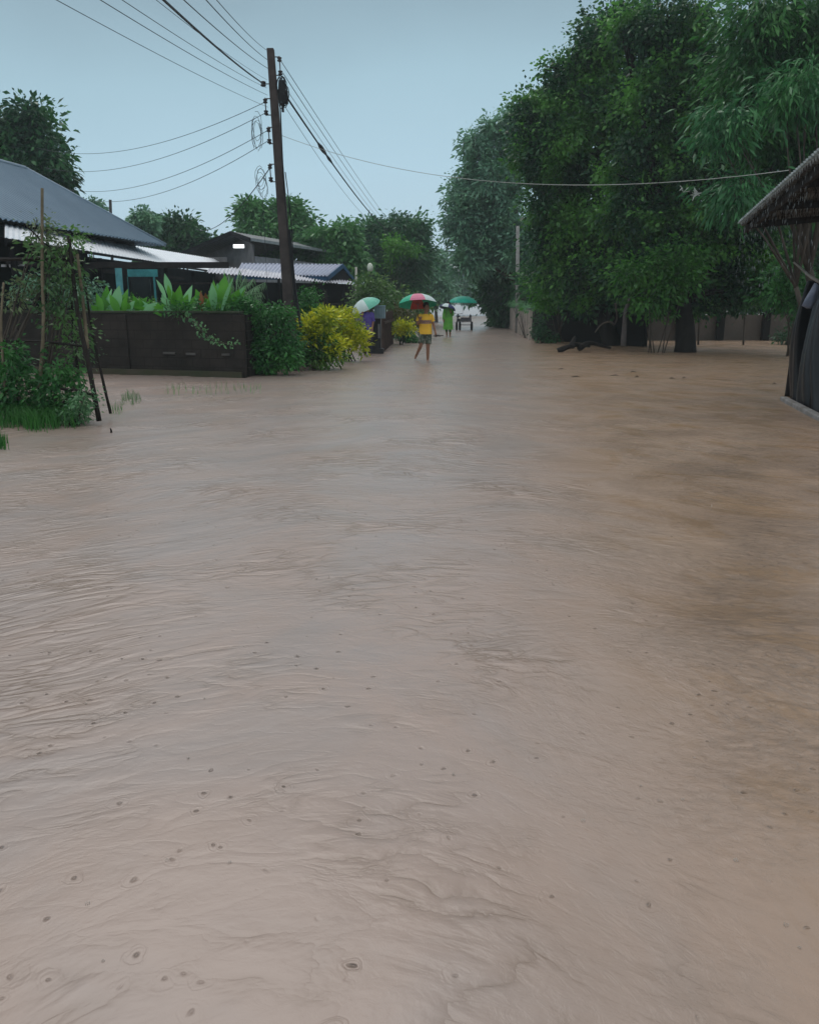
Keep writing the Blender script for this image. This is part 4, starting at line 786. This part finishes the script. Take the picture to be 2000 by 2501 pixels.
def grass(name, label, pts, h, wd, m, kind='stuff', lean=.35):
    n = len(pts); P = np.array(pts, float); hh = h*rng.uniform(.5, 1.2, n); a = rng.uniform(0, 6.28, n); le = lean*rng.uniform(.2, 1, n)*hh
    off = P[0].copy(); q = []
    dx, dy = np.cos(a), np.sin(a); sx_, sy_ = -dy*wd/2, dx*wd/2
    z = np.zeros(n)
    B1 = P+np.stack([sx_, sy_, z-.03], 1); B2 = P-np.stack([sx_, sy_, z+.03], 1)
    M1 = P+np.stack([dx*le*.35+sx_*.7, dy*le*.35+sy_*.7, hh*.6], 1); M2 = P+np.stack([dx*le*.35-sx_*.7, dy*le*.35-sy_*.7, hh*.6], 1)
    T1 = P+np.stack([dx*le, dy*le, hh*.95], 1); T2 = T1+np.stack([sx_*.1, sy_*.1, z+.005], 1)
    q = np.stack([B1, B2, M2, M1, M1, M2, T2, T1], 1).reshape(-1, 3)-off
    return tag(link_mesh(name, fast_mesh(name, q, 4), m, None, Vector(off)), label, 'grass', kind=kind)
LG = leafmat('grass_bright', (.02, .08, .018), (.05, .16, .035), (.045, .15, .03), rough=.4, trans=.35)
LG2 = leafmat('grass_dim', (.06, .12, .05), (.12, .2, .09))
def scatter(u0, u1, v0, v1, n, jit=0): return [list(G(random.uniform(u0, u1), random.uniform(v0, v1))) for _ in range(n)]
grass('grass', 'bright grass clump at the lower edge of the weedy bank', [list(G(c+random.gauss(0, 9), d_+random.gauss(0, 4))) for c, d_ in [(random.gauss(85, 38), random.uniform(1000, 1048)) for _ in range(46)] for _ in range(34)]+[list(G(c+random.gauss(0, 8), d_+random.gauss(0, 4))) for c, d_ in [(random.uniform(-60, 200), random.uniform(990, 1046)) for _ in range(40)] for _ in range(16)], .27, .011, LG, lean=.75)
grass('grass', 'small grass tuft at the left picture edge', [list(G(random.gauss(-8, 12), random.uniform(1080, 1098))) for _ in range(260)], .16, .01, LG)
grass('grass', 'thin grass blades sticking out of the water before the dark wall', scatter(400, 640, 945, 965, 110)+scatter(300, 345, 970, 990, 90)+scatter(270, 300, 1000, 1012, 30), .16, .008, LG2)
# rain splashes on the water: nobody could count them
b = MB()
for i in range(50):
    Y = 1.6+random.random()**1.4*12; x = random.uniform(-.55, .55)*(Y+.6); s_ = random.uniform(.25, .55)
    if random.random() < .95:
        n = 6
        for k in range(n): a = 2*math.pi*k/n; b.tube([(x+math.cos(a)*.007*s_, Y+math.sin(a)*.007*s_, -.003), (x+math.cos(a)*.012*s_, Y+math.sin(a)*.012*s_, .014*s_*random.uniform(.5, 1))], [.0025*s_, .0008], 4)
    else:
        b.tube([(x, Y, -.005), (x+.001, Y, .012*s_), (x, Y, .03*s_)], [.006*s_, .003*s_, .0015], 5)
tag(b.build('rain_splashes', mat('splash_water', (.50, .45, .41), .2, (.42, .37, .33), spec=.5), loc=(0, 2, 0)), 'small splashes of raindrops on the muddy water', 'splashes', kind='stuff')
# floating twigs and debris
dbr = [(1405, 921, .28), (1500, 918, .3), (1555, 921, .14), (1640, 925, .16), (1670, 924, .14), (1370, 902, .22), (1545, 909, .2), (1890, 938, .12)]
pos = ['left end of the debris line on the orange water', 'longest twig in the middle of the debris line', 'short twig right of the longest one in the debris line', 'short twig in the right part of the debris line', 'right end of the debris line', 'twig closest to the fallen log', 'thin twig above the middle of the debris line', 'lone twig nearest the black tarpaulin']
for (u, v, L_), q in zip(dbr, pos):
    p = G(u, v); b = MB(); a = random.uniform(-.3, .3); dx = math.cos(a)*L_*.36; b.tube([p+Vector((-dx, -.02, .005)), p+Vector((0, .02, .018)), p+Vector((dx, random.uniform(-.05, .05), .006))], [.004, .010, .003], 6); b.tube([p+Vector((0, .02, .015)), p+Vector((dx*.5, .06, .03))], [.008, .004], 5)
    tag(b.build('twig', MC['bark_dark'], loc=p), 'dark floating twig, '+q, 'twig', 'floating twigs before the big trees')
p = G(272, 1057); b = MB(); b.tube([p+Vector((0, 0, -.03)), p+Vector((.005, 0, .03)), p+Vector((-.005, 0, .06))], [.014, .012, .006], 6); tag(b.build('stub', MC['bark_dark'], loc=p), 'tiny dark stub poking out of the water near the trellis', 'stub')

# ------------------------------------------------------------------ people
SKIN = mat('skin', (.30, .155, .10), .55, (.25, .13, .085), 6, .05, 40); HAIR = mat('hair', (.012, .010, .010), .5, (.02, .016, .014), 20, .4, 60)
def skin_mesh(nodes, edges, sub=1):
    me = bpy.data.meshes.new('t'); me.from_pydata([n[0] for n in nodes], edges, []); o = bpy.data.objects.new('t', me); col.objects.link(o)
    m = o.modifiers.new('s', 'SKIN'); m.use_smooth_shade = True; m2 = o.modifiers.new('u', 'SUBSURF'); m2.levels = sub; m2.render_levels = sub
    if not me.skin_vertices: pass
    sv = me.skin_vertices[0].data
    for i, n in enumerate(nodes): sv[i].radius = (n[1], n[1]); sv[i].use_root = (i == 0)
    dg = bpy.context.evaluated_depsgraph_get(); dg.update(); r_ = bpy.data.meshes.new_from_object(o.evaluated_get(dg)); bpy.data.objects.remove(o); return r_
def person(label, loc, rz, J, scale=1.0, group=None):
    """J: joints in metres, x right, y away, z up; returns root and to-world function"""
    t = thing('person', label, 'person', loc, group); t.rotation_euler = (0, 0, rz); t.scale = (scale,)*3
    nodes = []; edges = []; idx = {}
    def nd(k, r_, par=None):
        idx[k] = len(nodes); nodes.append((Vector(J[k]), r_))
        if par is not None: edges.append((idx[par], idx[k]))
    def nv(k, p, r_, par): J[k] = Vector(p); nd(k, r_, par)
    nd('pelvis', .12); nd('waist', .11, 'pelvis'); nd('chest', .125, 'waist'); nd('neck', .052, 'chest'); nd('chin', .062, 'neck'); nd('brow', .085, 'chin'); nd('crown', .07, 'brow')
    f = (Vector(J['face'])).normalized(); hb = Vector(J['chin']).lerp(Vector(J['brow']), .55)
    nv('nose', hb+f*.115, .014, 'brow')
    for s in ('l', 'r'):
        nd(s+'sh', .055, 'chest'); nd(s+'el', .040, s+'sh'); nd(s+'wr', .026, s+'el'); nd(s+'pa', .032, s+'wr')
        d = (Vector(J[s+'pa'])-Vector(J[s+'wr'])).normalized(); side = d.cross(Vector((0, 1, 0)))
        if side.length < .1: side = Vector((1, 0, 0))
        side.normalize(); cur = Vector(J.get(s+'curl', (0, -.02, 0)))
        for i, (o_, ln) in enumerate(((-.027, .06), (-.009, .072), (.009, .068), (.026, .052))):
            b0_ = Vector(J[s+'pa'])+side*o_+d*.02; nv(f'{s}f{i}a', b0_+d*ln*.55, .0095, s+'pa'); nv(f'{s}f{i}b', b0_+d*ln+cur, .0085, f'{s}f{i}a')
        nv(s+'th', Vector(J[s+'pa'])+side*-.045+d*.005+cur*.5, .011, s+'pa')
        nd(s+'hip', .085, 'pelvis'); nd(s+'kn', .058, s+'hip'); nd(s+'an', .038, s+'kn'); nd(s+'to', .034, s+'an')
    me = skin_mesh(nodes, edges); me.polygons.foreach_set('use_smooth', [True]*len(me.polygons))
    body = link_mesh('body', me, SKIN, t)
    c = Vector(J['crown']).lerp(Vector(J['brow']), .35)-f*.022
    b = MB(); ks = []
    sd_ = f.cross(Vector((0, 0, 1))).normalized()
    L1 = MB(); L1.ball((0, 0, 0), (.10, .105, .098), 14)
    hv = []
    for v in L1.v:
        v = Vector(v)
        if v.y < -.03 and v.z < .045: v.y = -.03-.2*(v.y+.03)     # hairline above the face
        hv.append(c+sd_*v.x+(-f)*v.y*-1*-1+Vector((0, 0, v.z))) if False else hv.append(c+sd_*v.x-f*v.y+Vector((0, 0, v.z)))
    L1.v = [tuple(c+sd_*Vector(v).x-f*(v[1] if v[1] > -.02 or v[2] > .04 else -.02)+Vector((0, 0, v[2]))) for v in L1.v]
    me2 = bpy.data.meshes.new('hair'); me2.from_pydata(L1.v, [], L1.f); me2.polygons.foreach_set('use_smooth', [True]*len(L1.f)); link_mesh('hair', me2, HAIR, t)
    for s_ in (-1, 1):
        e_ = MB(); e_.ball(hb+f*.088+sd_*s_*.032+Vector((0, 0, .018)), (.011, .007, .007), 6); me3 = bpy.data.meshes.new('eye'); me3.from_pydata(e_.v, [], e_.f); link_mesh('eye', me3, HAIR, t)
        e_ = MB(); e_.ball(hb+sd_*s_*.088-f*.01, (.012, .02, .03), 6); me3 = bpy.data.meshes.new('ear'); me3.from_pydata(e_.v, [], e_.f); link_mesh('ear', me3, SKIN, t)
    e_ = MB(); e_.ball(hb+f*.088+Vector((0, 0, -.05)), (.022, .01, .006), 6); me3 = bpy.data.meshes.new('mouth'); me3.from_pydata(e_.v, [], e_.f); link_mesh('mouth', me3, mat('lips', (.2, .07, .06), .5), t)
    return t
def cloth(name, b, m, t):
    me = bpy.data.meshes.new(name); me.from_pydata(b.v, [], b.f); me.polygons.foreach_set('material_index', b.mi); me.polygons.foreach_set('use_smooth', [True]*len(b.f)); me.update()
    return link_mesh(name, me, m, t)
def shirt(t, J, m, hem, slv=.62, band=None, wx=.19, wy=.135):
    b = MB(); P = lambda k: Vector(J[k]); pe, ch, nk = P('pelvis'), P('chest'), P('neck')
    zs = [hem, (hem+ch.z)/2-.03, ch.z-.12, ch.z-.02, ch.z+.06, ch.z+.11, nk.z-.02]
    rx = [wx*1.0, wx*.93, wx*.97, wx*1.02, wx*.98, wx*.7, .075]; ry = [wy*1.05, wy*.95, wy, wy*1.0, wy*.9, wy*.72, .07]
    rings = []
    for z, a, c in zip(zs, rx, ry):
        tt = min(1, max(0, (z-pe.z)/(ch.z-pe.z))); q = pe.lerp(ch, tt); rings.append(((q.x, q.y, z), a, c))
    n = 20
    b.loft(rings[:3], n, 0, cap=False, wob=.02); b.loft(rings[2:4], n, 1 if band else 0, cap=False); b.loft(rings[3:], n, 0, cap=False)
    for s in ('l', 'r'):
        a, c = P(s+'sh'), P(s+'el'); b.tube([a.lerp(P('chest'), .35)+Vector((0, 0, .03)), a, a.lerp(c, slv*.6), a.lerp(c, slv)], [.085, .078, .07, .072], 10, 0, cap=False)
    return cloth('shirt', b, [m, band or m], t)
def shorts(t, J, m, to=.85, wx=.165, wy=.125, r_=.095):
    b = MB(); P = lambda k: Vector(J[k]); pe = P('pelvis')
    b.loft([((pe.x, pe.y, pe.z+.1), wx*.92, wy*.95), ((pe.x, pe.y, pe.z), wx, wy), ((pe.x, pe.y, pe.z-.09), wx*.95, wy)], 18, 0, cap=False)
    for s in ('l', 'r'):
        a, c = P(s+'hip'), P(s+'kn'); b.tube([a+Vector((0, 0, .03)), a.lerp(c, .4), a.lerp(c, to)], [r_, r_*.98, r_*.95], 12, 0, cap=False)
    return cloth('shorts', b, m, t)
def umbrella(label, top, tilt, rad, mats, seq, shaft, dome=.32, und=None, h_end=None):
    """top: canopy apex in world; tilt: Euler; shaft length"""
    t = thing('umbrella', label, 'umbrella', top); t.rotation_euler = tilt
    b = MB(); n = 8; rings = 6; sub = 3; vs = []
    for i in range(rings+1):
        ph = i/rings
        for k in range(n*sub):
            a = 2*math.pi*k/(n*sub); fr = (k % sub)/sub; sag = 1-.05*math.sin(math.pi*fr)*ph
            r_ = rad*math.sin(ph*math.pi*.42)/math.sin(math.pi*.42)*(sag if sub else 1)
            z = -dome*rad*(1-math.cos(ph*math.pi*.5))*1.35; vs.append((max(r_, .004)*math.cos(a), max(r_, .004)*math.sin(a), z))
    m_ = n*sub; fs = []; mi = []
    for i in range(rings):
        for k in range(m_): fs.append((i*m_+k, (i+1)*m_+k, (i+1)*m_+(k+1) % m_, i*m_+(k+1) % m_)); mi.append(seq[(k//sub) % len(seq)])
    me = bpy.data.meshes.new('canopy'); me.from_pydata(vs, [], fs); me.polygons.foreach_set('material_index', mi); me.update()
    o = link_mesh('canopy', me, mats, t); sm = o.modifiers.new('th', 'SOLIDIFY'); sm.thickness = .004
    b = MB(); b.tube([(0, 0, .07), (0, 0, -shaft)], .007, 7); cloth('shaft', b, STEEL, t)
    b = MB()
    for k in range(n): a = 2*math.pi*k/n; b.tube([(.6*rad*math.cos(a), .6*rad*math.sin(a), -dome*rad*.42-.01), (.01, 0, -.33*rad-.12)], .003, 4)
    cloth('rib', b, STEEL, t)
    b = MB(); b.tube([(0, 0, -shaft+.02), (0, 0, -shaft-.08), (.02, 0, -shaft-.11), (.05, 0, -shaft-.1)], .013, 8); cloth('handle', b, mat('handle_brown', (.10, .05, .035), .5), t)
    return t
# person in yellow, wading towards the camera
Y1 = G(1040, 880).y; X1 = G(1041, 880).x
J = dict(pelvis=(0, 0, .80), waist=(0.0, 0, .95), chest=(.0, 0, 1.15), neck=(.01, 0, 1.32), chin=(.025, -.01, 1.40), brow=(.03, 0, 1.49), crown=(.03, .01, 1.56), face=(.55, -.8, -.05),
         lsh=(.165, 0, 1.23), lel=(.23, .0, 1.0), lwr=(.28, -.05, .80), lpa=(.295, -.06, .745), rsh=(-.165, 0, 1.23), rel=(-.23, -.05, 1.0), rwr=(-.17, -.2, 1.13), rpa=(-.155, -.23, 1.175),
         lhip=(.09, 0, .76), lkn=(.075, -.05, .40), lan=(.07, .0, -.0), lto=(.08, -.1, -.04), rhip=(-.09, 0, .76), rkn=(-.13, -.10, .42), ran=(-.26, .12, .12), rto=(-.30, .10, .03), rcurl=(0.02, .03, -.02), lcurl=(0, -.03, .0))
pA = person('person in a yellow shirt and patterned shorts wading under a pink and green umbrella', (X1-.03, Y1, 0), 0, J, 1.0)
YS = mat('shirt_yellow', (.88, .54, .055), .85, (.74, .42, .045), 5, .3, 12)
shirt(pA, J, YS, .74, band=mat('shirt_band', (.16, .10, .12), .8, (.38, .22, .1), 22, ramp=(.45, .6)))
shorts(pA, J, mat('shorts_pattern', (.22, .24, .19), .85, (.05, .07, .05), 14, ramp=(.45, .52)), .82)
GRN = mat('umb_green', (.03, .42, .26), .55, (.025, .34, .21), 3); PNK = mat('umb_pink', (.62, .20, .30), .55, (.5, .14, .22), 3); WHI = mat('umb_white', (.55, .66, .66), .55, (.45, .58, .56), 3); RED = mat('umb_red', (.45, .06, .05), .55, (.35, .05, .04), 3)
at_ = W(1019, 719, Y1+.02)
umbrella('open umbrella with green, pink and white panels held by the person in yellow', at_, (R(-14), R(3), R(22)), .56, [GRN, PNK, WHI, RED], [0, 3, 0, 0, 0, 1, 2, 0], .56, .38)
b = MB(); hand = Vector((X1-.03+.30, Y1-.06, .70))
for dx, dz in ((0.03, -.01), (.10, .0)):
    c = hand+Vector((dx, -.02, dz)); b.box(c, (.22, .09, .022)); b.tube([c+Vector((-.04, -.04, .012)), c+Vector((-.01, 0, .05)), c+Vector((-.04, .04, .012))], .008, 5)
tag(b.build('sandals', mat('sandal_dark', (.06, .05, .05), .6), loc=hand), 'pair of dark sandals in the hand of the person in yellow', 'sandals')
# person in green
Y2 = G(1094, 822).y; X2 = G(1094, 822).x
J2 = dict(pelvis=(0, 0, .86), waist=(0, 0, 1.0), chest=(0, 0, 1.22), neck=(0, 0, 1.40), chin=(0, -.02, 1.46), brow=(0, -.01, 1.55), crown=(0, 0, 1.61), face=(0, -1, -.1),
          lsh=(.16, 0, 1.3), lel=(.22, -.05, 1.06), lwr=(.13, -.22, 1.14), lpa=(.10, -.25, 1.19), rsh=(-.16, 0, 1.3), rel=(-.21, 0, 1.04), rwr=(-.22, -.06, .82), rpa=(-.22, -.08, .76),
          lhip=(.08, 0, .82), lkn=(.09, -.06, .44), lan=(.10, 0, .03), lto=(.10, -.1, .0), rhip=(-.08, 0, .82), rkn=(-.08, .02, .44), ran=(-.06, .08, .04), rto=(-.06, -.02, .0))
pB = person('person in a long lime green raincoat under a dark blue umbrella', (X2, Y2, 0), 0, J2, 1.0)
LIME = mat('raincoat_lime', (.17, .50, .07), .5, (.08, .36, .05), 5, .4, 8)
b = MB(); b.loft([((0, 0, .34), .25, .17), ((0, 0, .6), .225, .16), ((0, 0, .9), .21, .155), ((0, 0, 1.15), .205, .15), ((0, 0, 1.3), .19, .13), ((0, 0, 1.37), .12, .1), ((0, 0, 1.41), .07, .07)], 22, 0, cap=False, wob=.05)
for s in ('l', 'r'): b.tube([Vector(J2[s+'sh'])+Vector((0, 0, .02)), Vector(J2[s+'sh']).lerp(Vector(J2[s+'el']), .6), J2[s+'el'], Vector(J2[s+'wr'])], [.085, .08, .075, .065], 10, 0, cap=False)
cloth('raincoat', b, LIME, pB)
b = MB()
for s in ('l', 'r'): b.tube([J2[s+'hip'], J2[s+'kn'], Vector(J2[s+'kn']).lerp(Vector(J2[s+'an']), .5)], [.085, .07, .06], 10, 0, cap=False)
cloth('trousers', b, mat('trouser_green', (.04, .2, .04), .8), pB)
NAVY = mat('umb_navy', (.03, .04, .13), .5, (.02, .03, .09), 3)
umbrella('open dark blue umbrella with a pale panel over the person in green', W(1095, 742, Y2-.1), (R(-10), R(14), R(0)), .42, [NAVY, WHI, mat('umb_slate', (.12, .18, .25), .5)], [0, 2, 2, 0, 0, 1, 0, 0], .5, .42)
# person in purple
Y3 = 26.6; X3 = W(896, 800, Y3).x
J3 = dict(pelvis=(0, 0, .84), waist=(0, 0, .98), chest=(0, 0, 1.18), neck=(.0, 0, 1.35), chin=(.01, -.02, 1.42), brow=(.01, -.01, 1.51), crown=(.01, 0, 1.57), face=(.35, -.9, -.1),
          lsh=(.16, 0, 1.26), lel=(.2, -.02, 1.02), lwr=(.17, -.12, .84), lpa=(.16, -.15, .79), rsh=(-.16, 0, 1.26), rel=(-.22, -.06, 1.04), rwr=(-.15, -.2, 1.2), rpa=(-.14, -.22, 1.26),
          lhip=(.08, 0, .80), lkn=(.09, -.04, .43), lan=(.09, .02, .02), lto=(.09, -.08, -.01), rhip=(-.08, 0, .80), rkn=(-.08, -.04, .43), ran=(-.08, .02, .02), rto=(-.08, -.08, -.01))
pC = person('person in a purple shirt standing by the black gate post under a pale umbrella', (X3, Y3, 0), R(4), J3, 1.0)
shirt(pC, J3, mat('shirt_purple', (.11, .085, .33), .85, (.08, .06, .25), 5, .3, 12), .68, slv=.95)
shorts(pC, J3, mat('trouser_navy', (.03, .035, .06), .85), 1.0)
b = MB()
for s in ('l', 'r'): b.tube([J3[s+'kn'], Vector(J3[s+'kn']).lerp(Vector(J3[s+'an']), .9)], [.08, .07], 10, 0, cap=False)
cloth('trousers', b, MC['trouser_navy'], pC)
umbrella('open white and mint green umbrella held by the person in purple', W(885, 731, Y3+.2), (R(8), R(-26), R(10)), .5, [WHI, mat('umb_mint', (.16, .50, .38), .5, (.12, .4, .3), 3)], [0, 1, 1, 0, 0, 0, 1, 1], .5, .42)

# ------------------------------------------------------------------ parasol cart
YC = G(1130, 806).y; XC = W(1131, 806, YC).x
ct = thing('motor_tricycle', 'dark three wheeled cart with a tray parked on the flooded road', 'cart', (XC, YC, 0))
TY = mat('tyre', (.015, .015, .017), .8); CM = mat('cart_grey', (.09, .095, .105), .5, (.05, .05, .06), 4); CD = mat('cart_dark', (.03, .032, .05), .5)
def wheel(x, y, r_=.29, wd=.11):
    b = MB(); n = 22; vs = []; prof = [(r_*.8, -wd/2), (r_*.96, -wd/2), (r_, -wd*.25), (r_, wd*.25), (r_*.96, wd/2), (r_*.8, wd/2)]
    for k in range(n):
        a = 2*math.pi*k/n
        for rr, dx in prof: vs.append((x+dx, y+rr*math.cos(a), r_-.08+rr*math.sin(a)))
    m_ = len(prof); fs = [(k*m_+j, k*m_+(j+1) % m_, ((k+1) % n)*m_+(j+1) % m_, ((k+1) % n)*m_+j) for k in range(n) for j in range(m_)]
    b.add(vs, fs); o = b.build('wheel', TY, ct, smooth=True)
    h = MB(); h.tube([(x-wd*.3, y, r_-.08), (x+wd*.3, y, r_-.08)], r_*.2, 10)
    for k in range(8): a = math.pi*2*k/8; h.tube([(x, y, r_-.08), (x, y+r_*.82*math.cos(a), r_-.08+r_*.82*math.sin(a))], .01, 4)
    h.build('rim', STEEL, o)
wheel(XC-.40, YC); wheel(XC-.19, YC+.3); wheel(XC+.52, YC+.1)
b = MB(); b.box((XC+.17, YC+.35, .52), (.62, 1.0, .06)); b.box((XC+.17, YC-.14, .60), (.62, .03, .22)); b.box((XC-.13, YC+.35, .62), (.03, 1, .2)); b.box((XC+.47, YC+.35, .62), (.03, 1, .2)); b.box((XC+.17, YC+.84, .62), (.62, .03, .22)); b.build('tray', CM, ct, bevel=.01)
b = MB(); b.bar((XC-.40, YC+.0, .25), (XC-.32, YC+.2, .95), .06, .06); b.bar((XC-.32, YC+.2, .6), (XC-.2, YC+1.1, .55), .14, .16); b.bar((XC-.19, YC+.3, .3), (XC+.52, YC+.1, .3), .04, .04); b.bar((XC+.5, YC+.1, .3), (XC+.45, YC+.1, .55), .04, .04); b.build('frame', CD, ct)
b = MB(); b.tube([(XC-.58, YC+.12, .98), (XC-.42, YC+.2, .95), (XC-.2, YC+.2, .95), (XC-.06, YC+.12, .98)], .016, 6); b.tube([(XC-.5, YC+.15, .97), (XC-.53, YC+.12, 1.12)], .008, 5); b.build('handlebar', CD, ct)
b = MB(); b.ball((XC-.33, YC+.14, .82), (.09, .07, .09), 12); b.build('headlight', mat('glass_dark', (.1, .12, .15), .2), ct, smooth=True)
b = MB(); b.box((XC-.28, YC+.75, .82), (.22, .6, .09)); b.build('seat', TY, ct, bevel=.03)
b = MB(); b.lathe((XC+.42, YC-.02, .74), [(.05, 0), (.07, .03), (.07, .12), (.03, .16), (.025, .2)], 10); tag(b.build('jug', CD, loc=(XC+.42, YC-.02, .74), smooth=True), 'small dark jug standing on the cart tray corner', 'jug')
pk = W(1131, 723, YC+.2)
umbrella('wide teal green parasol shading the parked three wheeled cart', pk, (R(0), R(1), R(11)), .90, [mat('parasol_teal', (.015, .42, .30), .5, (.01, .33, .24), 2)], [0], pk.z-.55, .33)

# ------------------------------------------------------------------ haze
b = MB(); b.box((0, 215, 6.5), (400, 450, 16.5))
hm = bpy.data.materials.new('haze'); hm.use_nodes = True; t = hm.node_tree; t.nodes.clear(); o_ = t.nodes.new('ShaderNodeOutputMaterial'); v = t.nodes.new('ShaderNodeVolumePrincipled')
v.inputs['Density'].default_value = .0008; v.inputs['Color'].default_value = (.80, .93, 1, 1); v.inputs['Anisotropy'].default_value = .2; t.links.new(v.outputs[0], o_.inputs['Volume'])
tag(b.build('haze', hm), kind='stuff')
sc.cycles.volume_bounces = 1; sc.cycles.max_bounces = 8; sc.cycles.use_denoising = True
